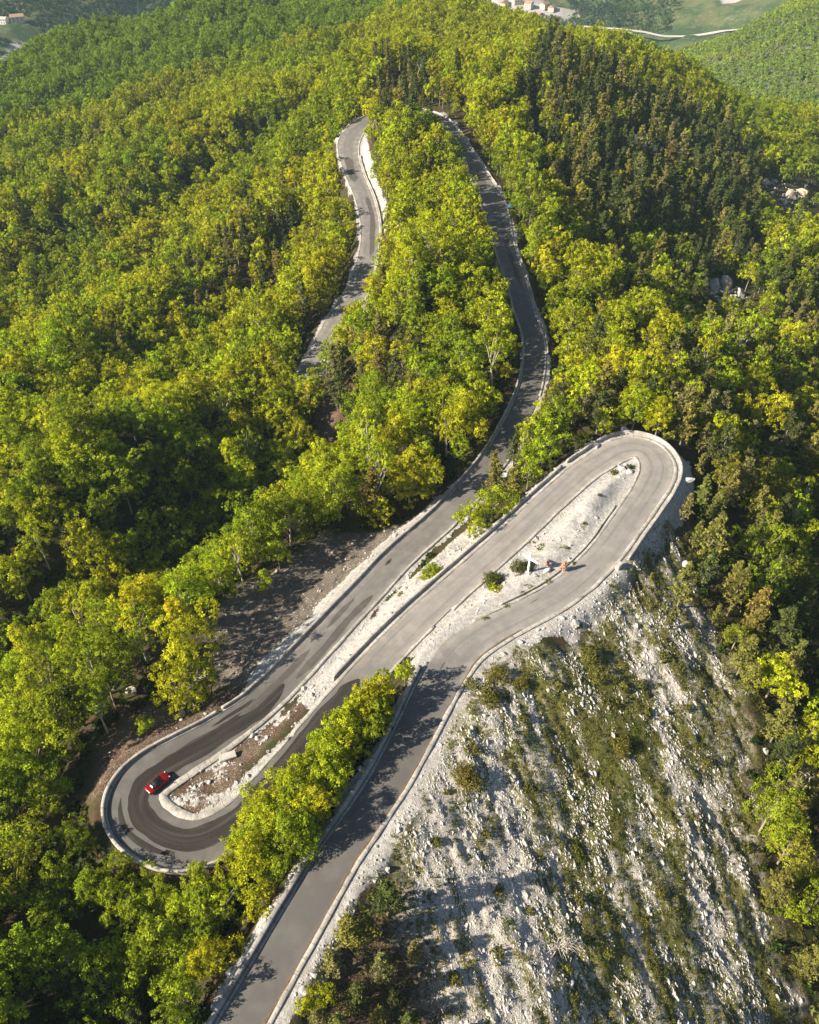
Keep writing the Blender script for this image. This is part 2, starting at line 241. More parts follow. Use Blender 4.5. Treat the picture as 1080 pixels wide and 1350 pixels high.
def simple(name,col,rough=.8,metal=0,var=.15,scale=3.,bump=0,spec=.3):
    m,nt,out=mat(name);n=N(nt)
    tc=n('ShaderNodeTexCoord').outputs['Object']
    f=n.noise(tc,scale,5)
    c=n.mix(f,tuple(x*(1-var) for x in col),tuple(min(1,x*(1+var)) for x in col))
    b=n('ShaderNodeBsdfPrincipled',{'Base Color':c,'Roughness':rough,'Metallic':metal,'Specular IOR Level':spec})
    if bump:
        bp=n('ShaderNodeBump',{'Strength':bump,'Distance':.05,'Height':n.noise(tc,scale*4,5)});nt.links.new(bp.outputs[0],b.inputs['Normal'])
    nt.links.new(b.outputs[0],out.inputs[0]);return m
def leaf_mat(name,instanced,transl=.37,span=1.0,tip=(1.12,1.1,1.0)):
    m,nt,out=mat(name);n=N(nt)
    if instanced: col=n('ShaderNodeAttribute',attribute_name='tint',attribute_type='INSTANCER').outputs['Color']
    else: col=n('ShaderNodeObjectInfo').outputs['Color']
    lv=n('ShaderNodeAttribute',attribute_name='lv',attribute_type='GEOMETRY').outputs['Fac']
    k=n.ramp(lv,0,1,1-span*.6,1+span*.6)
    c1=n.mix(1.,col,n('ShaderNodeCombineColor',{0:k,1:k,2:k}).outputs[0],'MULTIPLY')
    c2=n.mix(n.ramp(lv,.55,1.),c1,n.mix(1.,c1,tip,'MULTIPLY'))
    d=n('ShaderNodeBsdfDiffuse',{'Color':c2});t=n('ShaderNodeBsdfTranslucent',{'Color':n.mix(1.,c2,(1.25,1.2,.6),'MULTIPLY')})
    x=n('ShaderNodeMixShader',{0:transl,1:d.outputs[0],2:t.outputs[0]})
    nt.links.new(x.outputs[0],out.inputs[0]);return m
M_LEAF=leaf_mat('broad_leaves',False);M_LEAFI=leaf_mat('broad_leaves_wood',True)
M_NEED=leaf_mat('pine_needles',False,.15,.9,(1.4,1.35,1.1));M_NEEDI=leaf_mat('pine_needles_wood',True,.15,.9,(1.4,1.35,1.1))
M_BARK=simple('pale_bark',(.30,.26,.21),.9,var=.4,scale=4,bump=.4)
M_BARKP=simple('pine_bark',(.22,.19,.15),.9,var=.4,scale=4,bump=.4)
M_DEAD=simple('bleached_wood',(.5,.46,.40),.9,var=.25,scale=4)
M_GRASS=leaf_mat('dry_grass',True,.25,.8)
M_RUST=leaf_mat('rust_needles',False,.2,.6,(1.2,1.1,1.0))
def rock_mat(name,a,b,stain=(.12,.11,.09)):
    m,nt,out=mat(name);n=N(nt)
    tc=n('ShaderNodeNewGeometry').outputs['Position']
    f=n.noise(tc,1.1,6,.65);g=n.noise(tc,3.7,6,.7)
    c=n.mix(n.ramp(f,.35,.65),a,b);c=n.mix(n.ramp(g,.55,.72,0,.75),c,stain)
    bp=n('ShaderNodeBump',{'Strength':.6,'Distance':.12,'Height':g})
    d=n('ShaderNodeBsdfPrincipled',{'Base Color':c,'Roughness':.95,'Normal':bp.outputs[0],'Specular IOR Level':.15})
    nt.links.new(d.outputs[0],out.inputs[0]);return m
M_ROCK=rock_mat('limestone',(.54,.525,.51),(.40,.385,.37),(.22,.20,.175))
M_SLAB=rock_mat('slope_limestone',(.60,.57,.53),(.47,.445,.41),(.20,.175,.14))
M_CONC=rock_mat('pale_concrete',(.56,.53,.49),(.42,.39,.36),(.22,.19,.16))
M_WALL=rock_mat('stone_wall',(.48,.46,.43),(.34,.32,.30),(.16,.15,.13))

def kerb_mat(name,a,b,d):
    m,nt,out=mat(name);n=N(nt);pos=n('ShaderNodeNewGeometry').outputs['Position']
    sx=n('ShaderNodeSeparateXYZ',{0:n('ShaderNodeUVMap',uv_map='UVMap').outputs[0]}).outputs[0]
    f=n.noise(pos,1.3,6,.7);g=n.noise(pos,5.,5,.7);big=n.noise(pos,.22,3,.5)
    c=n.mix(n.ramp(f,.35,.65),a,b);c=n.mix(n.ramp(big,.45,.62,0,.7),c,tuple(x*.72 for x in b));c=n.mix(n.ramp(g,.54,.70,0,.85),c,d)
    jt=n.ramp(n.m('ABSOLUTE',n.m('SUBTRACT',n.m('FRACT',n.m('DIVIDE',sx,1.9)),.5)),.455,.48);c=n.mix(n.m('MULTIPLY',jt,.65),c,d)
    gr=n.ramp(n.noise(pos,.8,5,.7),.60,.68,0,.8);c=n.mix(gr,c,(.11,.10,.045))
    bp=n('ShaderNodeBump',{'Strength':.7,'Distance':.1,'Height':g})
    e=n('ShaderNodeBsdfPrincipled',{'Base Color':c,'Roughness':.95,'Normal':bp.outputs[0],'Specular IOR Level':.12})
    nt.links.new(e.outputs[0],out.inputs[0]);return m
M_KERB=kerb_mat('jointed_kerb',(.50,.475,.44),(.39,.365,.335),(.17,.15,.125))
M_RWALL=kerb_mat('rubble_wall',(.42,.40,.375),(.29,.275,.255),(.12,.11,.095))
def ground_mat():
    m,nt,out=mat('mountain_ground');n=N(nt)
    pos=n('ShaderNodeNewGeometry').outputs['Position']
    at=lambda k:n('ShaderNodeAttribute',attribute_name=k).outputs['Fac']
    f1=n.noise(pos,.35,6,.6);f2=n.noise(pos,1.6,6,.65);f3=n.noise(pos,6.,4,.6)
    # leaf litter and moss of the forest floor
    c=n.mix(n.ramp(f1,.4,.6),(.075,.05,.032),(.045,.055,.02))
    c=n.mix(n.ramp(f2,.5,.7,0,.6),c,(.11,.085,.06))
    # far slopes: grass, woods
    fw=n.noise(pos,.02,5,.6);fw2=n.noise(pos,.12,4,.7)
    cf=n.mix(n.ramp(fw,.42,.58),(.05,.085,.035),(.105,.12,.055));cf=n.mix(n.ramp(fw2,.5,.7,0,.6),cf,(.20,.19,.15))
    c=n.mix(at('far'),c,cf)
    # red-brown soil
    sc=n.mix(n.ramp(f1,.4,.62),(.085,.048,.031),(.13,.09,.062));sc=n.mix(n.ramp(f3,.53,.63),sc,(.27,.245,.22));sc=n.mix(n.ramp(f2,.58,.68,0,.7),sc,(.07,.075,.025))
    c=n.mix(n.m('MULTIPLY',at('soil'),n.ramp(f2,.25,.5,.55,1)),c,sc)
    # grey-brown scree
    gc=n.mix(n.ramp(f2,.35,.65),(.10,.083,.068),(.17,.148,.128));gc=n.mix(n.ramp(f3,.55,.7,0,.7),gc,(.30,.28,.26))
    c=n.mix(at('scree'),c,gc)
    # bare white limestone
    rk=n.mix(n.ramp(f2,.35,.62),(.33,.315,.30),(.48,.467,.455));rk=n.mix(n.ramp(f3,.54,.68,0,.8),rk,(.17,.15,.12))
    rk=n.mix(n.ramp(f1,.58,.72,0,.55),rk,(.36,.30,.22))
    thr=n.m('ADD',at('rock'),n.m('MULTIPLY',n.m('SUBTRACT',f2,.5),.9))
    c=n.mix(n.ramp(thr,.42,.58),c,rk)
    # limestone slope streaked with olive grass, beds run down the fall line
    sx=n('ShaderNodeMapping',{'Vector':pos,'Rotation':(0,0,R(72))})
    s2=n('ShaderNodeMapping',{'Vector':sx.outputs[0],'Scale':(.75,1.15,.8)})
    b1=n.noise(s2.outputs[0],.85,9,.78,.3);b2=n.noise(s2.outputs[0],3.4,6,.8)
    s3=n('ShaderNodeMapping',{'Vector':sx.outputs[0],'Scale':(.055,.34,.2)});big=n.noise(s3.outputs[0],1.,4,.55)
    v=n.m('ADD',n.m('ADD',n.m('MULTIPLY',b1,.5),n.m('MULTIPLY',b2,.5)),n.m('ADD',n.m('MULTIPLY',n.m('SUBTRACT',big,.5),.52),n.ramp(n('ShaderNodeSeparateXYZ',{0:pos}).outputs[0],4.,24.,.035,-.025)))
    v=n.m('SUBTRACT',v,n.m('MULTIPLY',at('slope_grass'),.11))
    gr=n.mix(n.ramp(f1,.4,.62),(.105,.11,.028),(.15,.135,.05));gr=n.mix(n.ramp(f3,.45,.7),gr,(.055,.06,.016))
    ls=n.mix(n.ramp(f3,.35,.65),(.37,.345,.315),(.57,.54,.50));ls=n.mix(n.ramp(b2,.56,.7,0,.8),ls,(.075,.065,.05))
    ls=n.mix(n.ramp(n.noise(pos,7.5,4,.75),.50,.60,0,.85),ls,(.07,.062,.045));sl=n.mix(n.ramp(v,.463,.515),gr,ls)
    c=n.mix(at('slope'),c,sl)
    hb=n.m('ADD',n.m('MULTIPLY',f2,.5),n.m('ADD',n.m('MULTIPLY',f3,.25),n.m('MULTIPLY',b1,.5)))
    bp=n('ShaderNodeBump',{'Strength':.8,'Distance':.35,'Height':hb})
    d=n('ShaderNodeBsdfPrincipled',{'Base Color':c,'Roughness':1.,'Normal':bp.outputs[0],'Specular IOR Level':.05})
    nt.links.new(d.outputs[0],out.inputs[0]);return m
M_GROUND=ground_mat()
def asphalt_mat(name,lo,hi,track=.0):
    m,nt,out=mat(name);n=N(nt)
    pos=n('ShaderNodeNewGeometry').outputs['Position']
    uv=n('ShaderNodeUVMap',uv_map='UVMap').outputs[0]
    sep=n('ShaderNodeSeparateXYZ',{0:uv})
    st=n('ShaderNodeMapping',{'Vector':uv,'Scale':(.05,1.1,1)}).outputs[0]
    f=n.noise(st,1.4,5,.6);g=n.noise(pos,.45,5,.6);h=n.noise(pos,9,3,.6)
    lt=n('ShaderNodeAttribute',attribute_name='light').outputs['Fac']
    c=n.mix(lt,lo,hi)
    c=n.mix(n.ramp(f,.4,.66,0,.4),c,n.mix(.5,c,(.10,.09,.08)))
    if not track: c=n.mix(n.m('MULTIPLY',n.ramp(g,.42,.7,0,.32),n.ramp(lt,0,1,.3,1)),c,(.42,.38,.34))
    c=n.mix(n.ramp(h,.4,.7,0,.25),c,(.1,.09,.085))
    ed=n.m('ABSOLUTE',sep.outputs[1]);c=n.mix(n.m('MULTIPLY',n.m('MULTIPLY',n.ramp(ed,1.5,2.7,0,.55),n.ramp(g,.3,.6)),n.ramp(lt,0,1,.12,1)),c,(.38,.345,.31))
    tr=n.m('MULTIPLY',n.ramp(n.m('ABSOLUTE',n.m('SUBTRACT',ed,1.15)),.0,.45,.30,0),n.ramp(f,.35,.6));c=n.mix(tr,c,(.12,.108,.10))
    cr=n.noise(st,3.1,6,.75,1.2);c=n.mix(n.ramp(cr,.66,.72,0,.45),c,(.07,.06,.055))
    bp=n('ShaderNodeBump',{'Strength':.25,'Distance':.02,'Height':h})
    d=n('ShaderNodeBsdfPrincipled',{'Base Color':c,'Roughness':.85,'Normal':bp.outputs[0],'Specular IOR Level':.25})
    nt.links.new(d.outputs[0],out.inputs[0]);return m
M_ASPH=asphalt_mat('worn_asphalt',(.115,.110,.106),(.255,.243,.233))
M_PATCH=asphalt_mat('fresh_asphalt',(.020,.017,.016),(.020,.017,.016),2)
M_PATCH2=asphalt_mat('old_patch',(.09,.082,.076),(.09,.082,.076))

# ------------------------------------------------------------------ ground sheet
def axis(lo,a,b,hi,st,g=1.055,cap=14.):
    core=list(np.arange(a,b,st));s=st;r=[]
    p=core[-1]
    while p<hi: s=min(s*g,cap);p+=s;r.append(p)
    s=st;p=core[0];l=[]
    while p>lo: s=min(s*g,cap);p-=s;l.append(p)
    return A_(l[::-1]+core+r)
gx=axis(-1000,-58,82,1000,.42);gy=axis(-80,16,190,1750,.42)
XX,YY=np.meshgrid(gx,gy)
ZZ,MM,DD,UU,SD=height(XX,YY,True)
nx,ny=len(gx),len(gy)
ii=np.arange(nx*ny).reshape(ny,nx)
quads=np.stack([ii[:-1,:-1],ii[:-1,1:],ii[1:,1:],ii[1:,:-1]],-1).reshape(-1,4)
at={k:v.ravel() for k,v in MM.items()};at['far']=sst(560,760,YY+np.abs(XX)*.1).ravel()
fr=np.zeros_like(XX)
def far_patch(cx,cy,rx,ry,seed):
    q=((XX-cx)/rx)**2+((YY-cy)/ry)**2;return 1-sst(.6,1.2,q+(fbm(XX*.02,YY*.02,seed)-.5)*1.6)
for c in((150,1460,75,60,3),(480,1410,38,30,4),(-560,1130,30,70,5),(600,1300,60,60,6),(-485,1095,13,75,8),(230,1440,60,40,9)): fr=np.maximum(fr,far_patch(*c)*.62)
at['rock']=np.maximum(at['rock'],fr.ravel())
ground=obj('ground',raw_mesh('ground',np.c_[XX.ravel(),YY.ravel(),ZZ.ravel()],quads,[M_GROUND],smooth=True,attrs=at));ground['kind']='structure'

# ------------------------------------------------------------------ road and its edges
def uidx(u0,u1): return np.where((RU>=u0)&(RU<=u1))[0]
def ribbon(name,idx,offs,zoff,m,attr=None,uvs=True):
    """sheet across the road: offs = list of (n_idx arrays or scalars) lateral offsets from the centre, left positive"""
    v=[];uv=[]
    for o,z in zip(offs,zoff):
        o=np.broadcast_to(o,idx.shape);z=np.broadcast_to(z,idx.shape)
        v.append(np.c_[RC[idx,:2]+RN[idx]*o[:,None],RC[idx,2]+z]);uv.append(np.c_[RS[idx],o])
    k=len(offs);L=len(idx);v=np.stack(v,1).reshape(-1,3);uv=np.stack(uv,1).reshape(-1,2)
    q=np.arange(L*k).reshape(L,k)
    f=np.stack([q[:-1,1:],q[:-1,:-1],q[1:,:-1],q[1:,1:]],-1).reshape(-1,4)
    f=f[:,::-1]
    at=None
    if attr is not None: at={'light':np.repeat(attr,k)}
    return raw_mesh(name,v,f,[m],smooth=True,attrs=at,uv=uv)
allr=np.arange(len(RU));hw=RC[:,3]*.5
offs=[hw*t for t in np.linspace(1,-1,11)]
jl=(fbm(RS*.35,RS*0,31)-.5)*.35;jr=(fbm(RS*.35,RS*0+9,32)-.5)*.35
offs[0]=hw+.12+jl;offs[-1]=-hw-.12+jr
zo=[.05*(1-t*t)+.0 for t in np.linspace(1,-1,11)]
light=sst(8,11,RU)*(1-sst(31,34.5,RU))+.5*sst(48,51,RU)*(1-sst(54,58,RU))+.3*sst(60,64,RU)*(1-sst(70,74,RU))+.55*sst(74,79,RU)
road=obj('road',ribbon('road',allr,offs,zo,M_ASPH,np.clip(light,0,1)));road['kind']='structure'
def band(name,u0,u1,side,a,b,h,m,kind=None,jit=.06,z0=-.5,seed=0):
    """solid strip along one road edge: side +1 left, a..b metres out from the asphalt edge, top h above the road"""
    idx=uidx(u0,u1);o=hw[idx]
    # keep inside bends from folding over
    ja=(fbm(RS[idx]*.5,RS[idx]*0+seed,41)-.5)*jit*2;jb=(fbm(RS[idx]*.5,RS[idx]*0+seed,42)-.5)*jit*2;jh=(fbm(RS[idx]*.8,RS[idx]*0+seed,43)-.5)*jit*1.5
    A0=side*(o+a+ja);B0=side*(o+(np.interp(RU[idx],*b) if isinstance(b,tuple) else b)+jb);c=.05*side
    prof=[(A0,z0),(A0,h-.05+jh),(A0+c,h+jh),(B0-c,h+jh),(B0,h-.05+jh),(B0,z0)]
    v=np.stack([np.c_[RC[idx,:2]+RN[idx]*np.broadcast_to(p,idx.shape)[:,None],RC[idx,2]+np.broadcast_to(z,idx.shape)] for p,z in prof],1)
    L=len(idx);k=6;v=v.reshape(-1,3);q=np.arange(L*k).reshape(L,k)
    f=np.stack([q[:-1,:-1],q[:-1,1:],q[1:,1:],q[1:,:-1]],-1).reshape(-1,4)
    if side>0: f=f[:,::-1]
    fs=[tuple(x) for x in f]+[tuple(q[0][::side]),tuple(q[-1][::-side])]
    m={M_CONC:M_KERB,M_WALL:M_RWALL}.get(m,m)
    me=raw_mesh(name,v,fs,[m],uv=np.c_[np.repeat(RS[idx],6),np.tile(np.arange(6.),L)])
    o=obj(name,me)
    if kind: o['kind']=kind
    return o
K='structure'
band('kerb',0,35,-1,.10,.72,.07,M_CONC,K,.10,seed=1)
band('kerb',11,30.5,1,.10,.62,.08,M_CONC,K,.10,seed=2)
band('kerb',0,9.3,1,.10,.5,.06,M_WALL,K,.08,seed=3)
band('kerb',35.1,57.5,-1,.10,([35.1,38,40,44.5,47.5,51],[.45,1.0,1.4,1.3,.8,.6]),.10,M_CONC,K,.10,seed=4)
band('kerb',31,36,1,.10,.55,.06,M_CONC,K,.10,seed=4)
band('kerb',59.5,71,-1,.10,.6,.06,M_CONC,K,.10,seed=6)
band('kerb',37,73,1,.08,.42,.10,M_CONC,K,.06,seed=7)
band('kerb',77,90,1,.10,.65,.08,M_CONC,K,.10,seed=8)
band('kerb',76.6,88,-1,.10,.5,.06,M_CONC,K,.10,seed=8)
band('kerb',71.3,76.3,-1,.10,.5,.06,M_CONC,K,.10,seed=8)
def wall(u0,u1,side,a,b,h,m,label,seed):
    o=band('parapet_wall',u0,u1,side,a,b,h,m,None,.07,-.9,seed);tag(o,label,'wall','roadside walls');return o
wall(16,27,-1,1.35,1.75,.62,M_CONC,'low pale stone parapet curving round outside of upper hairpin',11)
wall(27.2,33.5,-1,1.2,1.6,.5,M_CONC,'straight low pale parapet along the drop beside the middle road',12)
wall(37,46.7,1,.44,.86,.62,M_CONC,'pale parapet wrapped round outside of lower hairpin past the red car',13)
wall(46.9,60.6,1,.5,.95,.55,M_CONC,'long pale parapet above the scree along the lower road',14)
wall(0,9.2,1,.6,1.15,.65,M_WALL,'grey rubble wall below the tree row on left side of bottom road',15)
wall(12,17.5,1,.85,1.12,.22,M_CONC,'thin kerb wall between the cross island and the upper road',16)
wall(61,65.5,-1,.65,1.0,.5,M_CONC,'pale wall on right side of far road climbing to the lay-by',17)
wall(61,67.5,1,.45,.8,.5,M_CONC,'pale parapet on left side of the far road below the lay-by',18)
wall(79,88.5,1,.7,1.05,.5,M_CONC,'curved pale wall on inner side of farthest descending road',19)
wall(68.5,71.2,-1,.65,1.0,.5,M_CONC,'short pale wall right of far road above the lay-by',21)
wall(71.6,76.4,-1,.6,.95,.55,M_CONC,'short pale parapet at topmost bend behind the pines',20)
# leaf litter lying along the right edge of the bottom road
M_LITTER=simple('leaf_litter',(.13,.095,.065),1,var=.6,scale=2.2)
idx=uidx(1,12)
lt=obj('leaf_litter',ribbon('leaf_litter',idx,[-hw[idx]+.12+(fbm(RS[idx]*.4,RS[idx]*0,51)-.5)*.5,-hw[idx]-.10],[.035,.095],M_LITTER));tag(lt,kind='stuff')
# repairs in the asphalt (real overlays, 6 mm proud)
def patch(u0,u1,c,w,seed,m):
    idx=uidx(u0,u1);s=RS[idx];e=np.minimum((s-s[0])/3,(s[-1]-s)/3);e=np.clip(e,.02,1)**.6
    cc=hw[idx]*c+(fbm(s*.12,s*0,seed)-.5)*.8;ww=w*e*(.8+.5*fbm(s*.3,s*0,seed+1))
    t=np.linspace(1,-1,5);of=[cc+ww*.5*k for k in t]
    zz=[.05*(1-np.clip(o/hw[idx],-1,1)**2)+.008 for o in of]
    p=obj('asphalt_patch',ribbon('asphalt_patch',idx,of,zz,m));p['kind']=K
patch(33.2,49.3,-.2,3.0,60,M_PATCH);patch(39.5,42.6,.5,.8,62,M_PATCH);patch(46.2,48.3,.55,.7,64,M_PATCH)
patch(47.2,50.2,.15,1.2,66,M_PATCH2);patch(49.5,52,-.5,1.3,68,M_PATCH2);patch(52.7,52.95,.3,1.2,69,M_PATCH)
patch(50.6,51.6,.4,1.0,76,M_PATCH2)
patch(12.9,13.3,.4,.35,70,M_PATCH2);patch(9.2,9.5,.35,.7,71,M_PATCH2);patch(81,84,.3,1.6,72,M_PATCH2);patch(79,80.2,-.2,3,73,M_PATCH2);patch(64,66.5,-.3,1.4,74,M_PATCH2);patch(68.4,69.4,.2,3,75,M_PATCH2)

# ------------------------------------------------------------------ plants
def tube(path,rad,sides=6):
    path=A_(path,float);n=len(path);t=np.gradient(path,axis=0);t/=np.linalg.norm(t,axis=1)[:,None]+1e-9
    up=np.where(np.abs(t[:,2:3])>.9,A_([[1.,0,0]]),A_([[0,0,1.]]))
    a=np.cross(t,up);a/=np.linalg.norm(a,axis=1)[:,None]+1e-9;b=np.cross(t,a)
    an=np.arange(sides)*2*math.pi/sides
    v=(path[:,None]+(a[:,None]*np.cos(an)[None,:,None]+b[:,None]*np.sin(an)[None,:,None])*A_(rad)[:,None,None]).reshape(-1,3)
    q=np.arange(n*sides).reshape(n,sides);r=np.roll(q,-1,1)
    f=np.stack([q[:-1],r[:-1],r[1:],q[1:]],-1).reshape(-1,4);return v,f
def join(parts):
    vs=[];fs=[];o=0
    for v,f in parts: vs.append(v);fs.append(f+o);o+=len(v)
    return np.concatenate(vs),np.concatenate(fs)
def leaves(c,nrm,size,g,asp=.62):
    n=len(c);r=g.normal(size=(n,3));t=np.cross(nrm,r);t/=np.linalg.norm(t,axis=1)[:,None]+1e-9;b=np.cross(nrm,t)
    s=np.asarray(size)[:,None]*.5
    v=np.stack([c-t*s,c+b*s*asp-nrm*s*.15,c+t*s,c-b*s*asp-nrm*s*.15],1).reshape(-1,3)
    return v,np.arange(n*4).reshape(n,4)
def unit(g,n):
    d=g.normal(size=(n,3));return d/np.linalg.norm(d,axis=1)[:,None]
def branch(g,p,d,L,r,n=5,droop=0.,wig=.18):
    pts=[p];d=d/np.linalg.norm(d)
    for i in range(n-1):
        d=d+g.normal(size=3)*wig+A_([0,0,-droop]);d/=np.linalg.norm(d);pts.append(pts[-1]+d*L/(n-1))
    return A_(pts),np.linspace(r,r*.25,n)
def broadleaf(seed,ncl=150,nlf=13,leaf=.36,H=9.,Rc=2.7):
    g=np.random.default_rng(seed)
    H=H*g.uniform(.9,1.1);nl=g.integers(9,14);lob=[];ex=g.uniform(.7,1.25);ea=g.uniform(0,6.28)
    for i in range(nl):
        a=g.uniform(0,6.28);q=g.uniform(.25,.95)**.8*Rc;z=H*(g.uniform(.36,.86)-.16*(q/Rc)**2)
        px=q*math.cos(a)*ex;py=q*math.sin(a)/ex
        lob.append((px*math.cos(ea)-py*math.sin(ea),px*math.sin(ea)+py*math.cos(ea),z,Rc*g.uniform(.22,.44)))
    for _ in range(2): lob.append((g.normal()*.25*Rc,g.normal()*.25*Rc,H*g.uniform(.80,.93),Rc*g.uniform(.22,.38)))
    lob.append((0,0,H*.56,Rc*.55));lob=A_(lob)
    w=lob[:,3]**2;w/=w.sum();cl=[];cd=[]
    while len(cl)<ncl:
        l=lob[g.choice(len(lob),p=w)];d=unit(g,1)[0]
        if d[2]<-.45: continue
        p=l[:3]+d*l[3]*g.uniform(.82,1.12)
        if (np.linalg.norm(lob[:,:3]-p,axis=1)<lob[:,3]*.72).any(): continue
        cl.append(p);cd.append(d)
    cl=A_(cl);cd=A_(cd);cv=g.uniform(0,1,ncl)
    rad=g.uniform(.28,.5,ncl)*Rc/2.7
    off=g.normal(size=(ncl,nlf,3));off/=np.linalg.norm(off,axis=2)[...,None];off*=(g.uniform(.2,1,(ncl,nlf,1)))*rad[:,None,None]
    off[...,2]*=.8
    c=(cl[:,None]+off).reshape(-1,3)
    nr=cd[:,None]*.55+off/rad[:,None,None]*.5+g.normal(size=(ncl,nlf,3))*.55+A_([0,0,.45]);nr=nr.reshape(-1,3);nr/=np.linalg.norm(nr,axis=1)[:,None]
    v,f=leaves(c,nr,g.uniform(.7,1.3,len(c))*leaf,g)
    lv=np.repeat(np.clip(.72*np.repeat(cv,nlf)+.28*g.uniform(0,1,len(c)),0,1),4)
    tr=[];lean=g.normal(size=2)*.25
    path=A_([[0,0,-.6],[lean[0]*.3,lean[1]*.3,H*.2],[lean[0],lean[1],H*.42],[lean[0]*.6,lean[1]*.6,H*.72]])
    tr.append(tube(path,[.17,.14,.10,.03],6))
    for l in lob[g.permutation(len(lob))[:9]]:
        s=path[1]+(path[2]-path[1])*g.uniform(.3,1);e=l[:3]+A_([0,0,l[3]*.4]);mid=(s+e)/2+g.normal(size=3)*.25
        tr.append(tube([s,mid,e],[.08,.05,.015],4))
    return (v,f,lv),join(tr)
def pine(seed,H=9.,Rc=2.1,per=6,ncl=5,nlf=7,leaf=.42):
    g=np.random.default_rng(seed);tr=[];cs=[];ns=[];lvs=[]
    bend=g.normal(size=2)*.25
    tp=lambda t:A_([bend[0]*t*t,bend[1]*t*t,H*t])
    tr.append(tube([tp(t)-A_([0,0,.6 if t==0 else 0]) for t in(0,.3,.6,.85,1)],[.17,.14,.09,.05,.015],6))
    t=g.uniform(.16,.24);e=g.uniform(.75,1.05)
    while t<.97:
        L0=Rc*((1-t)**e*1.05+.12)*(1 if t>.3 else .8)
        for k in range(per):
            if g.random()<.16: continue
            a=g.uniform(0,6.28);L=L0*g.uniform(.6,1.2)
            d=A_([math.cos(a),math.sin(a),.28+.5*t]);p,r=branch(g,tp(t+g.uniform(-.02,.02)),d,L,.045*(1-t)+.012,4,.06,.14)
            tr.append(tube(p,r,3))
            tv=g.uniform(0,1)
            for q in np.linspace(.3,1,ncl):
                pc=p[0]+(p[-1]-p[0])*q+g.normal(size=3)*.12*L
                rr=.24+.1*L*(1.2-q)
                o=unit(g,nlf)*g.uniform(.3,1,(nlf,1))*rr;o[:,2]*=.6
                cs.append(pc+o);nn=o/rr*.5+g.normal(size=(nlf,3))*.5+A_([0,0,.6]);ns.append(nn/np.linalg.norm(nn,axis=1)[:,None])
                lvs.append(np.clip(.35*tv+.35*g.uniform(0,1,nlf)+.3*q,0,1))
        t+=g.uniform(.045,.075)
    c=np.concatenate(cs);v,f=leaves(c,np.concatenate(ns),g.uniform(.6,1.3,len(c))*leaf,g,.36)
    return (v,f,np.repeat(np.concatenate(lvs),4)),join(tr)
def bare(seed,H=7.,n1=9,spread=.8,r0=.16):
    g=np.random.default_rng(seed);tr=[];p,r=branch(g,A_([0,0,-.4]),A_([g.normal()*.1,g.normal()*.1,1]),H,r0,7,0,.09);tr.append(tube(p,r,6))
    for i in range(n1):
        k=g.integers(2,7);a=g.uniform(0,6.28);b,br=branch(g,p[k],A_([math.cos(a),math.sin(a),g.uniform(.2,.9)]),H*.42*spread*g.uniform(.5,1.1),r[k]*.6+.02,5,0,.25);tr.append(tube(b,br,4))
        for j in range(4):
            q=g.integers(1,5);c,cr=branch(g,b[q],unit(g,1)[0]+A_([0,0,.4]),H*.16*spread,br[q]*.6+.012,4,0,.25);tr.append(tube(c,cr,3))
    return join(tr)
def shrub(seed,ncl=45,nlf=12,leaf=.22,pine_like=False):
    g=np.random.default_rng(seed);d=unit(g,ncl);d[:,2]=np.abs(d[:,2])*.9+.05
    lob=A_([[g.normal()*.35,g.normal()*.35,0] for _ in range(4)])[g.integers(0,4,ncl)]
    cl=lob+d*A_([.62,.62,.72])*g.uniform(.6,1.1,(ncl,1));rad=g.uniform(.14,.26,ncl)
    off=unit(g,ncl*nlf).reshape(ncl,nlf,3)*g.uniform(.2,1,(ncl,nlf,1))*rad[:,None,None]
    c=(cl[:,None]+off).reshape(-1,3);nr=(d[:,None]*.6+g.normal(size=(ncl,nlf,3))*.6+A_([0,0,.4])).reshape(-1,3);nr/=np.linalg.norm(nr,axis=1)[:,None]
    v,f=leaves(c,nr,g.uniform(.7,1.3,len(c))*leaf,g,.4 if pine_like else .62)
    st=[tube(branch(g,A_([0,0,-.2]),A_([x[0],x[1],1.2]),.9,.03,4)[0],[.03,.025,.02,.01],4) for x in unit(g,5)]
    return (v,f,np.repeat(g.uniform(0,1,len(c)),4)),join(st)
def crown_mesh(name,L,m): return raw_mesh(name,L[0],L[1],[m],attrs={'lv':L[2]})
def wood_mesh(name,T,m): return raw_mesh(name,T[0],T[1],[m],smooth=True)
def proto(name,L,T,ml,mb):
    v=np.concatenate([L[0],T[0]]);f=np.concatenate([L[1],T[1]+len(L[0])]);mi=np.r_[np.zeros(len(L[1])),np.ones(len(T[1]))]
    return bpy.data.objects.new(name,raw_mesh(name,v,f,[ml,mb],mi,attrs={'lv':np.r_[L[2],np.zeros(len(T[0]))]}))
NB,NP=14,10
BL=[];PN=[]
for i in range(NB):
    L,T=broadleaf(100+i,ncl=215+int(rng.integers(0,50)),nlf=23,leaf=.255,Rc=2.9+.16*(i%6),H=8+.35*(i%7));BL.append((crown_mesh('broadleaf_crown',L,M_LEAF),wood_mesh('broadleaf_trunk',T,M_BARK)))
for i in range(4):
    L,T=broadleaf(180+i,ncl=95,nlf=18,leaf=.26,Rc=2.5,H=10.5);BL.append((crown_mesh('sparse_crown',L,M_LEAF),wood_mesh('pale_trunk',T,M_DEAD)))
for i in range(NP):
    L,T=pine(300+i,H=8.2+.35*(i%5),Rc=2.15+.14*(i%4),per=7);PN.append((crown_mesh('pine_crown',L,M_NEED),wood_mesh('pine_trunk',T,M_BARKP)))
SH=[(crown_mesh('shrub_leaves',L,M_LEAF),wood_mesh('shrub_stems',T,M_BARK)) for L,T in(shrub(400+i) for i in range(5))]
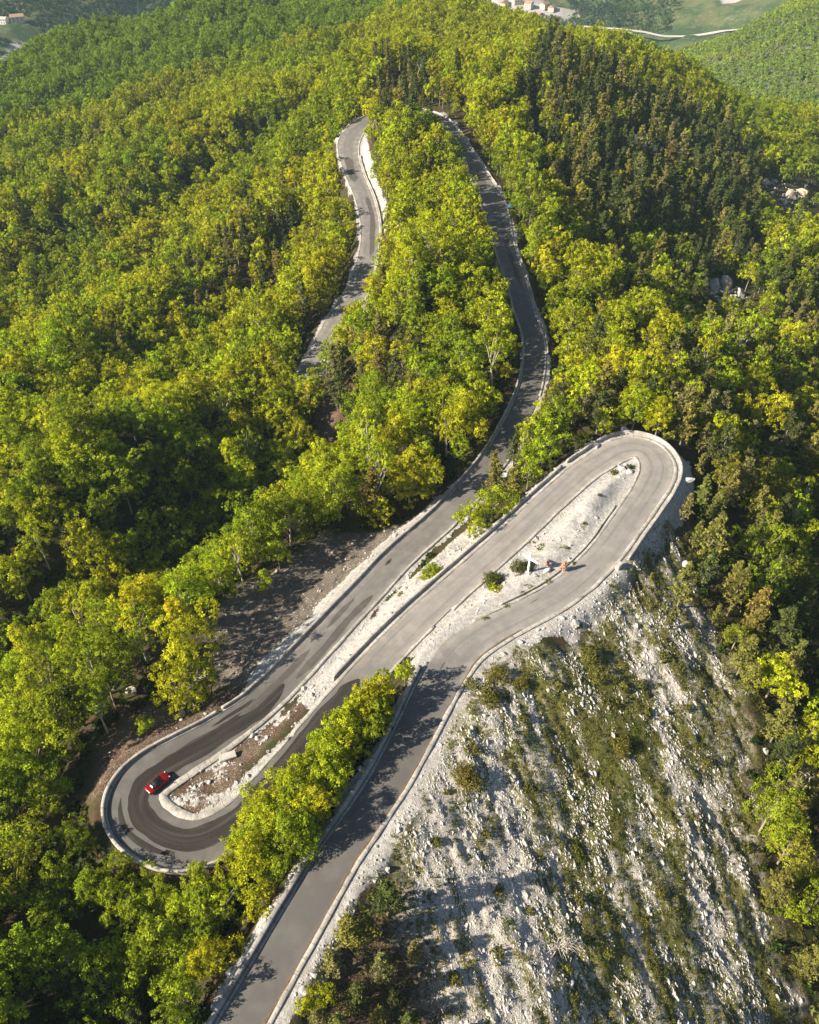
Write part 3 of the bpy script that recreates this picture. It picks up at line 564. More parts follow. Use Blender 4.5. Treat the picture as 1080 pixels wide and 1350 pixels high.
SHB=[(crown_mesh('bush_leaves',L,M_LEAF),wood_mesh('bush_stems',T,M_BARK)) for L,T in(shrub(420+i,150,20,.095) for i in range(4))]
BR=[wood_mesh('bare_tree',bare(500+i,H=7+.4*(i%3)),M_DEAD) for i in range(5)]
PB1=[proto('wood_broadleaf',*broadleaf(700+i,ncl=170,nlf=19,leaf=.335,Rc=3.1),M_LEAFI,M_BARK) for i in range(10)]
PB2=[proto('far_broadleaf',*broadleaf(720+i,ncl=60,nlf=8,leaf=.8),M_LEAFI,M_BARK) for i in range(8)]
PP1=[proto('wood_pine',*pine(740+i,H=10,Rc=1.75,per=6,ncl=4,nlf=6,leaf=.5),M_NEEDI,M_BARKP) for i in range(6)]

def scatter(name,protos,P,rz,sc,idx,tint,rx=None):
    """many small or distant copies that nobody could count, as ONE object"""
    n=len(P);me=raw_mesh(name,P,np.zeros((0,4),int))
    for nm,ty,val,key in(('rot','FLOAT_VECTOR',np.c_[(rx if rx is not None else np.zeros((n,2))),rz],'vector'),('scl','FLOAT_VECTOR',sc if np.ndim(sc)==2 else np.repeat(A_(sc)[:,None],3,1),'vector'),('idx','INT',idx,'value'),('tint','FLOAT_COLOR',np.c_[tint,np.ones(n)],'color')):
        a=me.attributes.new(nm,ty,'POINT');a.data.foreach_set(key,np.ascontiguousarray(val,np.int32 if ty=='INT' else np.float32).ravel())
    o=obj(name,me);o['kind']='stuff'
    ng=bpy.data.node_groups.new(name,'GeometryNodeTree')
    ng.interface.new_socket('Geometry',in_out='INPUT',socket_type='NodeSocketGeometry');ng.interface.new_socket('Geometry',in_out='OUTPUT',socket_type='NodeSocketGeometry')
    nn=ng.nodes;gi=nn.new('NodeGroupInput');go=nn.new('NodeGroupOutput');ip=nn.new('GeometryNodeInstanceOnPoints');g2=nn.new('GeometryNodeGeometryToInstance')
    for p in protos:
        oi=nn.new('GeometryNodeObjectInfo');oi.inputs['Object'].default_value=p;ng.links.new(oi.outputs['Geometry'],g2.inputs[0])
    def na(k,t): a=nn.new('GeometryNodeInputNamedAttribute');a.data_type=t;a.inputs[0].default_value=k;return a.outputs[0]
    ip.inputs['Pick Instance'].default_value=True
    ng.links.new(gi.outputs[0],ip.inputs['Points']);ng.links.new(g2.outputs[0],ip.inputs['Instance'])
    ng.links.new(na('idx','INT'),ip.inputs['Instance Index']);ng.links.new(na('rot','FLOAT_VECTOR'),ip.inputs['Rotation']);ng.links.new(na('scl','FLOAT_VECTOR'),ip.inputs['Scale'])
    ng.links.new(ip.outputs[0],go.inputs[0])
    md=o.modifiers.new('scatter','NODES');md.node_group=ng;return o

# tints: albedo of the leaves of one tree
TINT={'yellow-green':(.35,.38,.019),'lime green':(.305,.37,.019),'leaf green':(.22,.28,.019),'olive green':(.225,.235,.030),'deep green':(.07,.13,.014),'golden green':(.345,.365,.019)}
PT={'olive':(.17,.165,.038),'grey-green':(.16,.155,.055),'dark olive':(.075,.092,.028)}
plants=[]   # kind,x,y,height,tint name, hand?
for k,x,y,h in PLANTS: plants.append([k,x,y,h,None,True])
hx=A_([p[1] for p in plants]);hy=A_([p[2] for p in plants]);hh=A_([p[3] for p in plants])
def jitter_grid(x0,x1,y0,y1,st,seed):
    g=np.random.default_rng(seed);a,b=np.meshgrid(np.arange(x0,x1,st),np.arange(y0,y1,st));b=b.astype(float);a=a+(np.arange(a.shape[0])%2)[:,None]*st*.5
    return (a+g.uniform(-.42,.42,a.shape)*st).ravel(),(b+g.uniform(-.42,.42,a.shape)*st).ravel()
def forest_points(x0,x1,y0,y1,st,seed,margin):
    x,y=jitter_grid(x0,x1,y0,y1,st,seed);z=base_z(x,y);ok,f=in_view(x,y,z,margin);x,y=x[ok],y[ok]
    rf=road_field(x,y);d,u,sd,rz=rf
    row=inside(AREAS['row'],x,y)
    need=np.full(x.shape,3.2)+vnoise(x*.15,y*.15,77)*1.2
    need=np.where(row,1.7,need)
    need=np.where((u<12)&(sd<0),6.5,need)                       # open shoulder right of the bottom road
    need=np.where((u>=12)&(u<27)&(sd<0),3.6,need)
    need=np.where((u>=36)&(u<41)&(sd>0),2.2,need);need=np.where((u>=41)&(u<47)&(sd>0),5.0,need)
    need=np.where((u>=47)&(u<53)&(sd>0),6.5,need);need=np.where((u>=53)&(u<57)&(sd>0),2.8,need)
    need=np.where((u>=57)&(u<71),3.0,need);need=np.where((u>62.5)&(u<72)&(sd>0),4.2,need);need=np.where((u>65)&(u<72)&(sd<0),3.2,need);need=np.where((u>76)&(sd>0),3.6,need);need=np.where((u>76)&(sd<0),2.6,need);need=np.where(u>87,.9,need)
    ok=d>need
    ok&=~((u>9.5)&(u<32)&(sd>0)&(d<11));ok&=~((u>=10)&(u<22)&(sd<0)&(d<9))
    for a in('island_high','strip_mid','island_low','scree','bare_low','gully','slope','crag_a','crag_b'): ok&=~inside(AREAS[a],x,y)
    for c_ in((108,388,15),(122,284,13),(190,408,24),(60,262,6)): ok&=((x-c_[0])**2+(y-c_[1])**2)>c_[2]**2
    tr=inside(AREAS['tan_rocks'],x,y);ok&=~(tr&(np.random.default_rng(seed+1).random(x.shape)<.62))
    ok&=~((((x[:,None]-hx)**2+(y[:,None]-hy)**2)<(1.1+.2*hh)**2).any(1))
    return x[ok],y[ok]
ax,ay=forest_points(-330,300,10,470,5.3,11,14)
pick=np.random.default_rng(5).random(len(ax))
pp=np.full(len(ax),.035)
for a,v in(('pine_right_hill',.84),('pine_bend',.8),('pine_mid',.5),('pine_gully',.5),('pine_low',.8),('pine_between',.7),('olive_left',.4)): pp=np.where(inside(AREAS[a],ax,ay),v,pp)
pp=np.where((ax>60)&(ay<330)&(pp<.1),.5,pp);pp=np.where((ax>42)&(ay<100),.72,pp)
isp=pick<pp
isb=(~isp)&(pick>.985)
gs=np.random.default_rng(6)
tn=fbm(ax*.03,ay*.03,21,3);tr_=gs.random(len(ax))
dax=road_field(ax,ay)[0];k_=0
for x,y,p,b,n,r in zip(ax,ay,isp,isb,tn,tr_):
    low=inside(AREAS['pine_low'],x,y);row=inside(AREAS['row'],x,y)
    h=float(np.clip(gs.normal(10.6,1.9),6,15))
    dd=float(dax[k_]);k_+=1
    if dd<6: h*=.74
    if low:
        if gs.random()<.2: continue
        h=gs.uniform(4,7)
    if row and road_field(A_([x]),A_([y]))[0][0]<6.5: continue
    if p and x>60 and y>280: h*=gs.uniform(.95,1.55)
    if p: plants.append(['p',x,y,h*1.05,None,False])
    elif b: plants.append(['d',x,y,h*.85,None,False])
    else: plants.append(['b',x,y,h,None,False])
def tint_for(k,x,y,g):
    if k=='p': return list(PT)[g.choice(3,p=[.45,.25,.3] if y<280 else [.25,.12,.63])]
    n=fbm(A_([x*.028]),A_([y*.028]),21,3)[0]+g.normal()*.13
    if x>40 and y<95: n-=.12
    elif x>45 and y<260: n+=.05
    if x>40 and y<175 and g.random()<.35: return 'olive green'
    if n<.36: return 'leaf green'
    if n<.50: return 'lime green'
    if n<.70: return 'yellow-green' if g.random()<.8 else 'lime green'
    return 'golden green' if g.random()<.4 else 'yellow-green'
gt=np.random.default_rng(9)
for uu in np.arange(2.0,8.8,.22):         # the tight row between the bottom road and the middle road
    q=road_at(uu);j=int(np.argmin(np.abs(RU-uu)))
    for o in((2.2,4.6) if uu>6.4 else (2.4,5.2,8.0,10.8)):
        if gs.random()<.36: continue
        of=RC[j,3]/2+o+gs.normal()*.8+(2.0 if uu<6 else 1.1);x,y=RC[j,:2]+RN[j]*of
        if uu>9.0 and o>3: continue
        if road_field(A_([x]),A_([y]))[0][0]<.8: continue
        plants.append(['b',x,y,(gs.uniform(5.0,9.6) if uu<6.2 else gs.uniform(5.5,9.0))*(1 if uu<8.0 else .75),'row',False])
PX=A_([p[1] for p in plants]);PY=A_([p[2] for p in plants]);PZ=height(PX,PY)
vis,dep=in_view(PX,PY,PZ+3,-1.)
size=A_([p[3] for p in plants])/dep
order=np.argsort(-size)
quota={'b':290,'p':250,'d':45,'s':60};chosen=set();cnt={k:0 for k in quota}
for i in order:
    k=plants[i][0]
    if (vis[i] or plants[i][5]) and cnt[k]<quota[k]: chosen.add(int(i));cnt[k]+=1
def place_words(x,y,u,d,sd):
    """where a plant stands, by landmarks one can find"""
    if inside(AREAS['row'],A_([x]),A_([y]))[0]: return 'in the tree row left of the bottom road'
    if d<7:
        if u<10: return 'beside the bottom road' if sd>0 else 'right of the bottom road'
        if u<18: return 'by the road below the upper hairpin'
        if u<26: return 'outside the curve of the upper hairpin'
        if u<34: return 'between the middle road and the lower road'
        if u<47: return 'outside the curve of the lower hairpin'
        if u<60: return 'beside the lower road'+(' above the scree' if sd>0 else '')
        if u<71: return 'beside the far road near the lay-by' if u>65 else 'beside the far straight road'
        if u<77: return 'at the topmost bend'
        return 'beside the farthest descending road'
    if inside(AREAS['pine_low'],x,y): return 'on the brown bank right of the bottom road'
    if x>35 and y<60: return 'in the gully under the rock slope'
    if x>40 and y<110: return 'in the gully right of the rock slope'
    if x>40 and y<175: return 'in the wood right of the upper hairpin'
    if x>22: return 'on the hill right of the far road'
    if y>125 and x>-20: return 'between the two far roads'
    if y<50: return 'in the wood below the lower hairpin'
    if y<75: return 'in the wood left of the red car'
    if y<105: return 'in the wood left of the scree'
    if y<140: return 'in the wood above the scree'
    return 'in the wide wood left of the far roads'
rfd,rfu,rfs,_=road_field(PX,PY)
HANDL={0:'yellow-green leafy tree standing behind the bleached bare tree at foot of scree',1:'big round golden-topped tree at upper left foot of scree',2:'golden leafy tree at left end of the group above the scree',3:'bright green tree in middle of the group above the scree',4:'thin-crowned tree with several stems at right end of group above scree',5:'small leafy tree tucked under the group above the scree',6:'lone round green sapling on bare ground outside the lower hairpin',7:'yellow-green tree leaning over the lower road, left of the group between roads',8:'tall yellow-green tree by the middle road, right of the leaning one',13:'round bright green bush on white rock strip between lower and middle road',14:'dark green juniper bush on the island, left of the white cross',15:'dark low juniper bush directly behind the white cross',16:'small flat bush on white rock beyond the white cross',17:'small yellow-green bush at left tip of the dark junipers on the island',18:'little ochre bush on left of the island tip inside the upper hairpin',19:'little dark bush on right of the island tip inside the upper hairpin',22:'lone big olive pine at right edge of the rock slope'}
bgrp={'b':'broadleaf trees of the mountain wood','p':'olive pines of the mountain wood','d':'bare dead trees in the wood','s':'low shrubs on the rock'}
gl=np.random.default_rng(12)
stuff={'b':[],'p':[],'d':[]};tints=[]
for i,p in enumerate(plants):
    k,x,y,h,_,hand=p;z=float(PZ[i])
    t=tint_for(k,x,y,gt)
    if p[4]=='row': t=['yellow-green','lime green','leaf green'][gt.choice(3,p=[.5,.35,.15])]
    if hand and k=='b' and i in(1,2): t='golden green'
    if hand and k=='b' and i in(0,7,8): t='yellow-green'
    if hand and k=='b' and i in(3,6): t='lime green'
    if k=='s': t='leaf green' if i in(13,) else 'olive' if i not in(14,15,17,19) else 'dark olive'
    if i==17: t='yellow-green'
    base=A_((PT if t in PT else TINT)[t])*(1+gl.normal()*.10)*A_([1+gl.normal()*.06,1,1])
    rz=gl.uniform(0,6.28)
    if i not in chosen:
        if k!='s': stuff[k].append((x,y,z,h,rz,base))
        continue
    sz='tall' if h>11.2 else 'small' if h<8.2 else 'middling'
    wh=place_words(x,y,rfu[i],rfd[i],rfs[i])
    if k=='b':
        q=gl.random();cm,tm=BL[gl.integers(NB) if q>.16 or p[4]=='row' or hand else NB+gl.integers(4)];root=empty('broadleaf_tree',(x,y,z),rz,h/9.);root.scale.z*=gl.uniform(.88,1.28)
        tag(root,HANDL.get(i) or f'{sz} {t} broadleaf tree {wh}','tree',bgrp[k])
        c=obj('crown',cm,root);c.color=(*base,1);obj('trunk',tm,root)
    elif k=='p':
        cm,tm=PN[gl.integers(NP)];root=empty('pine_tree',(x,y,z),rz,h/9.)
        tag(root,HANDL.get(i) or f'{sz} {t} pine {wh}','tree',bgrp[k])
        c=obj('crown',cm,root);c.color=(*base,1);obj('trunk',tm,root)
    elif k=='d':
        o=obj('bare_tree',BR[gl.integers(len(BR))],None,(x,y,z),(gl.normal()*.12,gl.normal()*.12,rz));o.scale=(h/8,)*3
        tag(o,f'{sz} pale leafless tree {wh}','tree',bgrp[k])
    else:
        cm,tm=SHB[gl.integers(len(SHB))] if h>2.3 else SH[gl.integers(len(SH))];root=empty('shrub',(x,y,z),rz,h*.62)
        if i in(14,15): root.scale=(h*.62,h*.62,h*.8)
        wh2='on the white rock of the cross island' if inside(AREAS['island_high'],x,y) else 'on the limestone slope' if inside(AREAS['slope'],x,y) else 'by the roadside rocks'
        tag(root,HANDL.get(i) or f"{'rounded' if h>2 else 'little'} {t} shrub {wh2}",'shrub',bgrp[k])
        c=obj('foliage',cm,root);c.color=(*base,1);obj('stems',tm,root)
def pack(l): return A_([q[:3] for q in l]),A_([q[4] for q in l]),A_([q[3] for q in l])/9.,A_([q[5] for q in l])
P,rz,s,tn=pack(stuff['b'])
# the woods beyond, out to the ridge
def far_wood(x0,x1,y0,y1,st,seed,cond,sz,tcol,var=.14):
    x,y=jitter_grid(x0,x1,y0,y1,st,seed);z=base_z(x,y);ok,f=in_view(x,y,z,20);ok&=cond(x,y);x,y=x[ok],y[ok];z=height(x,y)
    g=np.random.default_rng(seed+5);n=len(x);t=tcol(x,y,g)*(1+g.normal(size=(n,1))*var)
    return np.c_[x,y,z-.5],g.uniform(0,6.28,n),g.uniform(*sz,n),np.clip(t,.005,.5)
DH=[(-400,430),(-235,545),(-125,585),(-55,600),(0,630),(60,650),(60,900),(-700,900)]
def ridge_tint(x,y,g):
    n=fbm(x*.02,y*.02,21,3)[:,None];a=A_([.315,.35,.019])*(n>.47)+A_([.26,.33,.02])*(n<=.47)
    dk=inside(DH,x,y)[:,None];return np.where(dk,A_([.19,.28,.032]),a)  # back hill: its dimmer light is painted into a darker leaf tint
P2,r2,s2,t2=far_wood(-520,330,470,880,5.8,31,lambda x,y:~inside(AREAS['tan_rocks'],x,y)&~((x>150)&(y>560)),(.85,1.3),ridge_tint)
far_i=np.arange(len(P2))
allP=np.r_[P,P2];allr=np.r_[rz,r2];alls=np.r_[s,s2];allt=np.r_[tn,t2]
scatter('broadleaf_wood',PB1,allP,allr,np.c_[alls,alls,alls*rng.uniform(.88,1.3,len(alls))],rng.integers(0,len(PB1),len(allP)),allt)
P,rz,s,tn=pack(stuff['p']);scatter('pine_wood',PP1,P,rz,s,rng.integers(0,len(PP1),len(P)),tn)
if stuff['d']:
    P,rz,s,tn=pack(stuff['d']);scatter('dead_wood',[bpy.data.objects.new('dead_proto',m) for m in BR],P,rz,s,rng.integers(0,len(BR),len(P)),tn)
# light green hillside across the side valley, and the wooded far valley walls
P,rz,s,tn=far_wood(130,760,640,1150,5.6,41,lambda x,y:(x>120+ (y-560)*.02)&(x-.36*(y-640)>118-.15*np.maximum(y-900,0)),(.75,1.15),lambda x,y,g:np.where(fbm(x*.015,y*.015,61)[:,None]>.5,A_([.30,.38,.06]),A_([.23,.33,.055])),.10)
scatter('hillside_wood',PB2,P,rz,s,rng.integers(0,len(PB2),len(P)),tn)
def fv(x,y):
    n=fbm(x*.012,y*.012,71,3);k=np.where(x<-120,.25,.22);return (n>k)&~((np.abs(x-150)<95)&(y>1390))&~((np.abs(x-350)<115)&(np.abs(y-1306)<34))&~((np.abs(x-480)<50)&(np.abs(y-1410)<40))&(x-.36*(y-640)<118)&~((np.abs(x+485)<15)&(np.abs(y-1095)<75))&~(((x+503)**2+(y-1175)**2)<32**2)
P,rz,s,tn=far_wood(-800,900,760,1620,9.,51,fv,(1.0,1.7),lambda x,y,g:np.where(fbm(x*.01,y*.01,62)[:,None]>.5,A_([.10,.17,.07]),A_([.055,.11,.06])),.16)
scatter('valley_wood',PB2,P,rz,s,rng.integers(0,len(PB2),len(P)),tn)

# ------------------------------------------------------------------ stones and grass
def rock_me(seed,m,sub=2,sq=(1,.8,.6)):
    g=np.random.default_rng(seed);bm=bmesh.new();bmesh.ops.create_icosphere(bm,subdivisions=sub,radius=.5)
    pl=unit(g,12);pd=g.uniform(.22,.42,12)
    for v in bm.verts:
        c=A_(v.co)
        for a,d in zip(pl,pd):
            t=c@a
            if t>d: c=c-a*(t-d)
        c=c*(1+.10*math.sin(7*c[0]+seed)*math.sin(9*c[1]+2*seed)*math.sin(8*c[2]));v.co=Vector(c*A_(sq)*1.25)
    return bm_mesh('rock',bm,[m])
RKP=[bpy.data.objects.new('stone_proto',rock_me(800+i,M_ROCK)) for i in range(6)]
SLP=[bpy.data.objects.new('slab_proto',rock_me(820+i,M_SLAB,2,(1.35,.7,.5))) for i in range(7)]
SCP=[bpy.data.objects.new('scree_proto',rock_me(840+i,M_WALL,1)) for i in range(5)]
def pts(n,x0,x1,y0,y1,seed):
    g=np.random.default_rng(seed);return g.uniform(x0,x1,n),g.uniform(y0,y1,n),g
x,y,g=pts(110000,-50,75,16,160,61);m=masks(x,y);d,u,sd,_=road_field(x,y)
x=np.r_[x,g.uniform(-40,12,40000)];y=np.r_[y,g.uniform(270,385,40000)];m=masks(x,y);d,u,sd,_=road_field(x,y)
keep=(d>1.15)&(m['slope']<.4)&(m['rock']>.35)&(g.random(len(x))<.9*np.clip(fbm(x*.4,y*.4,66)*2.6-.7,0.05,1))
keep&=~((u>47.5)&(u<53.5)&(sd>0)&(d<4.0))
keep&=~(inside(AREAS['island_high'],x,y)&(g.random(len(x))<.9))
x,y=x[keep],y[keep]
for c_ in((109,398,9),(122,292,9),(192,416,22)):
    k=260;a=g.uniform(0,6.28,k);q=c_[2]*np.sqrt(g.uniform(0,1,k));x=np.r_[x,c_[0]+q*np.cos(a)];y=np.r_[y,c_[1]+q*np.sin(a)]
n=len(x)
scatter('rubble',RKP,np.c_[x,y,height(x,y)+.02],g.uniform(0,6.28,n),np.clip(.14*g.pareto(2.2,n)+.15,0,1.0)*np.where(x>95,3.2,1),g.integers(0,6,n),np.ones((n,3)),g.normal(size=(n,2))*.4)
x,y,g=pts(40000,-60,20,50,160,62);m=masks(x,y);d,u,sd,_=road_field(x,y)
keep=(d>1.3)&((m['scree']>.5)|((m['soil']>.5)&(g.random(len(x))<.7)))&(g.random(len(x))<.42)
x,y=x[keep],y[keep];n=len(x)
scatter('scree_stones',SCP,np.c_[x,y,height(x,y)],g.uniform(0,6.28,n),np.clip(.10*g.pareto(2.0,n)+.12,0,.8),g.integers(0,5,n),np.ones((n,3)),g.normal(size=(n,2))*.4)
# slabs of the tilted limestone beds
def slope_v(x,y):
    a=(x*.31-y*.95);b=(x*.95+y*.31);return .6*fbm(a*.13+3,b*.55,8,4)+.4*fbm(x*.5,y*.5,14,3)+(fbm(a*.07,b*.28,15,3)-.5)*.36+.03-.055*sst(4,24,x)
x,y,g=pts(210000,-2,72,14,110,63);m=masks(x,y);d,_,_,_=road_field(x,y)
sv=slope_v(x,y)-.10*m['slope_grass']
keep=(d>2)&(m['slope']>.5)&(sv>.475+g.normal(size=len(x))*.035)&(g.random(len(x))<.5)
xs,ys=x[keep],y[keep];n=len(xs)
left=1-sst(8,30,xs)
ang=np.arctan2(-.95,.31)+g.normal(size=n)*.22
s=np.clip(.10*g.pareto(2.4,n)+.12,0,.75)
scatter('limestone_slabs',SLP,np.c_[xs,ys,height(xs,ys)-.05*s],ang,np.c_[s,s*g.uniform(.7,1.3,n),s*g.uniform(.7,1.3,n)],g.integers(0,7,n),np.ones((n,3)),np.c_[g.normal(size=n)*.3,.35+g.normal(size=n)*.25])
def tuft(seed):
    g=np.random.default_rng(seed);n=16;c=np.c_[g.normal(size=(n,2))*.16,g.uniform(.05,.16,n)];nr=unit(g,n);nr[:,2]=np.abs(nr[:,2])*.7
    nr/=np.linalg.norm(nr,axis=1)[:,None];v,f=leaves(c,nr,g.uniform(.25,.42,n),g,.3)
    return bpy.data.objects.new('tuft_proto',raw_mesh('tuft',v,f,[M_GRASS],attrs={'lv':np.repeat(g.uniform(0,1,n),4)}))
TF=[tuft(900+i) for i in range(5)]
x,y,g=pts(60000,-14,78,14,112,64);m=masks(x,y);d,_,_,_=road_field(x,y)
sv=slope_v(x,y)-.10*m['slope_grass']
keep=(d>2)&(((m['slope']>.3)&(sv<.464)&(g.random(len(x))<.55))|((m['soil']>.4)&(x>-14)&(y<50)&(g.random(len(x))<.4))|((x>40)&(m['slope']<=.3)&(g.random(len(x))<.25)))
x,y=x[keep],y[keep];n=len(x);mixv=fbm(x*.12,y*.12,16,3)[:,None]+g.normal(size=(n,1))*.08
tt=np.where(mixv>.56,A_([.185,.175,.055]),np.where(mixv>.47,A_([.15,.15,.036]),A_([.095,.115,.022])))
scatter('mountain_grass',TF,np.c_[x,y,height(x,y)],g.uniform(0,6.28,n),np.c_[np.repeat(g.uniform(.55,1.25,n)[:,None],2,1),g.uniform(.4,.8,n)],g.integers(0,5,n),tt)
# undergrowth of the woods: low leafy scrub under and between the trees
PU=[]
for i in range(4):
    L,T=shrub(950+i,26,8,.34);PU.append(proto('scrub_proto',L,T,M_LEAFI,M_BARK))
x,y=jitter_grid(-150,140,12,240,2.6,71);z=base_z(x,y);ok,f=in_view(x,y,z,6);x,y=x[ok],y[ok];g=np.random.default_rng(72)
m=masks(x,y);d,u,sd,_=road_field(x,y)
keep=(d>2.2)&(m['slope']<.3)&(m['rock']<.4)&(m['scree']<.3)&(m['soil']<.5)&(g.random(len(x))<.62)
keep&=~((u<12)&(sd<0)&(d<4))
x,y=x[keep],y[keep];n=len(x)
scatter('undergrowth',PU,np.c_[x,y,height(x,y)],g.uniform(0,6.28,n),g.uniform(.7,1.7,n),g.integers(0,4,n),np.where(g.random((n,1))<.6,A_([.045,.075,.012]),A_([.085,.085,.02]))*(1+g.normal(size=(n,1))*.15))

# single boulders one can point at
gb=np.random.default_rng(33)
def boulder(x,y,s,label,m=M_ROCK,seed=0,sq=(1,.8,.6)):
    o=obj('boulder',rock_me(1000+seed,m,3,sq),None,(x,y,float(height(A_([x]),A_([y]))[0])+s*.12),(gb.normal()*.2,gb.normal()*.2,gb.uniform(0,6.28)));o.scale=(s,)*3
    tag(o,label,'rock','boulders');return o
boulder(-46.1,78.9,1.9,'grey flat-topped boulder on bare ground left of the lone sapling',M_WALL,1)
boulder(-36.5,74.0,1.5,'pale boulder at the foot of the outer wall of lower hairpin',M_ROCK,2)
boulder(42.6,126.2,2.4,'big white rock heap block at the island tip between two little bushes',M_ROCK,3)
boulder(43.6,124.6,1.5,'smaller white rock in front of the island tip block',M_ROCK,4)
boulder(54.6,122.8,2.0,'long pale rock slab on the drop right of the upper hairpin',M_ROCK,5,(1.5,.9,.45))
boulder(51.8,104.6,2.2,'white boulder on bank right of the road under the upper hairpin',M_ROCK,6)
boulder(27.6,86.5,1.6,'white flat rock at the top of the limestone slope',M_ROCK,7)
boulder(45.6,138.2,2.2,'greyish rock in the trees behind the upper hairpin',M_ROCK,8)
boulder(38.5,133.5,1.8,'white rock beyond the parapet where the upper hairpin begins',M_ROCK,9)
boulder(57.6,70.3,1.1,'pale stone lying alone at the right foot of the limestone slope',M_ROCK,10)
boulder(12.3,112.1,1.7,'white rock beside the lower road under the yellow-green trees',M_ROCK,11)
boulder(-31.4,63.2,.8,'small white stone inside the lower hairpin island',M_ROCK,12)
M_TAN=rock_mat('tan_limestone',(.46,.40,.33),(.33,.28,.22),(.20,.16,.11))
for i,(x,y,z) in enumerate(((110.,402.,6),(113.,394.,5),(105.,400.,4))): boulder(x,y,z,['largest pale crag among pines on the hill right of lay-by','middle pale crag among pines on the hill','small pale crag among pines on the hill'][i],M_SLAB,20+i,(.8,.7,1.1))
for i,(x,y,z) in enumerate(((118.,294.,6),(124.,297.,5.5),(129.,292.,4))): boulder(x,y,z,['tall white cliff block in the shaded gully wood','white cliff block behind the tall one in shaded gully','lower white cliff block at right in shaded gully'][i],M_ROCK,24+i,(.7,.7,1.4))
for i,(x,y,z) in enumerate(((195,420,7),(206,432,6),(185,430,5),(182,400,5))): boulder(x,y,z,['broad tan crag on the ridge at right edge','tan crag behind the broad one at right edge','tan rock left of the broad crag on the ridge','lowest tan crag above the shaded gully'][i],M_TAN,30+i,(1,.8,.8))

# ------------------------------------------------------------------ made things
M_WHITE=simple('white_paint',(.82,.82,.80),.5,var=.04)
def gz(x,y): return float(height(A_([x]),A_([y]))[0])
def near_road(x,y):
    j=int(np.argmin((RC[:,0]-x)**2+(RC[:,1]-y)**2));return j
# white wooden cross on the island
cx,cy=SPOT['cross'];cr=empty('cross',(cx,cy,gz(cx,cy)),math.atan2(-.66,.75),.84);tag(cr,'tall white wooden cross standing on the rocky island inside the upper hairpin','cross')
obj('post',bm_mesh('post',box_bm((.34,.34,6.2),(0,0,2.9),.02),[M_WHITE]),cr)
obj('crossbeam',bm_mesh('crossbeam',box_bm((3.9,.30,.36),(0,0,4.35),.02),[M_WHITE]),cr)
obj('plinth',bm_mesh('plinth',box_bm((1.3,1.1,.7),(0,0,.0),.12),[M_ROCK]),cr)
# two small rust-coloured dead conifers
for i,(nm,h,lab) in enumerate((('orange_small',1.5,'short orange-brown dead sapling beside a white stone on the cross island'),('orange_tall',2.7,'taller pinkish rust dead conifer right of the short orange one'))):
    x,y=SPOT[nm];L,T=pine(600+i,H=3.,Rc=.75 if i else .8,per=7,ncl=4,nlf=6,leaf=.3)
    r=empty('dead_sapling',(x,y,gz(x,y)),0,h/3.);tag(r,lab,'sapling','dead saplings')
    c=obj('crown',crown_mesh('dead_crown',L,M_RUST),r);c.color=((.60,.25,.14,1),(.56,.36,.27,1))[i];obj('trunk',wood_mesh('dead_trunk',T,M_DEAD),r)
x,y=SPOT['orange_small'];boulder(x-.3,y-1.1,1.2,'oblong white stone at foot of short orange sapling',M_ROCK,40,(1.5,.7,.5))
# concrete blocks
def block(nm,size,rz,label):
    x,y=SPOT[nm];o=obj('concrete_block',bm_mesh('concrete_block',box_bm(size,(0,0,size[2]*.5-.1),.07),[M_CONC]),None,(x,y,gz(x,y)),(0,0.03,rz));tag(o,label,'block','concrete blocks');return o
block('block_low',(2.6,1.2,.9),R(22),'pale concrete block at upper end of the lower hairpin island')
block('block_high',(1.5,.8,1.1),R(48),'pale concrete block outside the parapet right of the upper road')
# small blue board at the lay-by
x,y=SPOT['sign'];sg=empty('roadside_board',(x,y,gz(x,y)),R(-10));tag(sg,'small bright blue board on a post at edge of the lay-by','sign')
M_BLUE=simple('blue_paint',(.01,.22,.75),.4,var=.03);M_STEEL=simple('grey_steel',(.4,.4,.4),.4,.8,var=.05)
obj('board',bm_mesh('board',box_bm((1.4,.08,1.2),(0,-.06,1.9),.02),[M_BLUE]),sg);obj('panel',bm_mesh('panel',box_bm((.8,.03,.4),(-.2,-.13,1.6),.01),[M_WHITE]),sg);obj('post',bm_mesh('post',box_bm((.09,.09,2.6),(0,.03,1.2),.02),[M_STEEL]),sg)
# bleached dead trees
def dead(nm,x,y,h,seed,label,rot=(0,0,0),n1=16,spread=1.2,r0=.2,dz=0):
    o=obj('dead_tree',wood_mesh('dead_tree',bare(seed,h,n1,spread,r0),M_DEAD),None,(x,y,gz(x,y)+dz),rot);tag(o,label,'tree','bleached dead trees')
dead('a',SPOT['dead_tree'][0],SPOT['dead_tree'][1]-1.2,6.8,1101,'bleached leafless tree with many side branches at lower end of the scree',(R(-12),R(10),1.),26,1.05,.28)
dead('b',*SPOT['dead_slope'],3.0,1102,'star-shaped bleached dead bush low on the limestone slope',(R(20),R(30),0),26,2.0,.12)
dead('c',*SPOT['snag'],6.5,1103,'fallen bleached snag in the gully at right edge',(R(15),R(60),R(200)),10,.8,.2,.5)
dead('d',67.,68.,6.,1104,'leaning bleached snag below the fallen one at right edge',(R(-10),R(50),R(170)),8,.8,.18,.4)
dead('e',57.5,56.5,3.,1105,'short pale dead stump under the small pine at gully edge',(R(-30),R(20),R(20)),5,.8,.14)
dead('f',27.,36.5,2.2,1106,'thin fallen branch on the limestone slope',(R(80),0,R(50)),7,.8,.07,.2)
dead('g',18.5,37.6,1.8,1107,'short fallen log below the star-shaped dead bush',(R(85),0,R(-40)),2,.5,.09,.2)

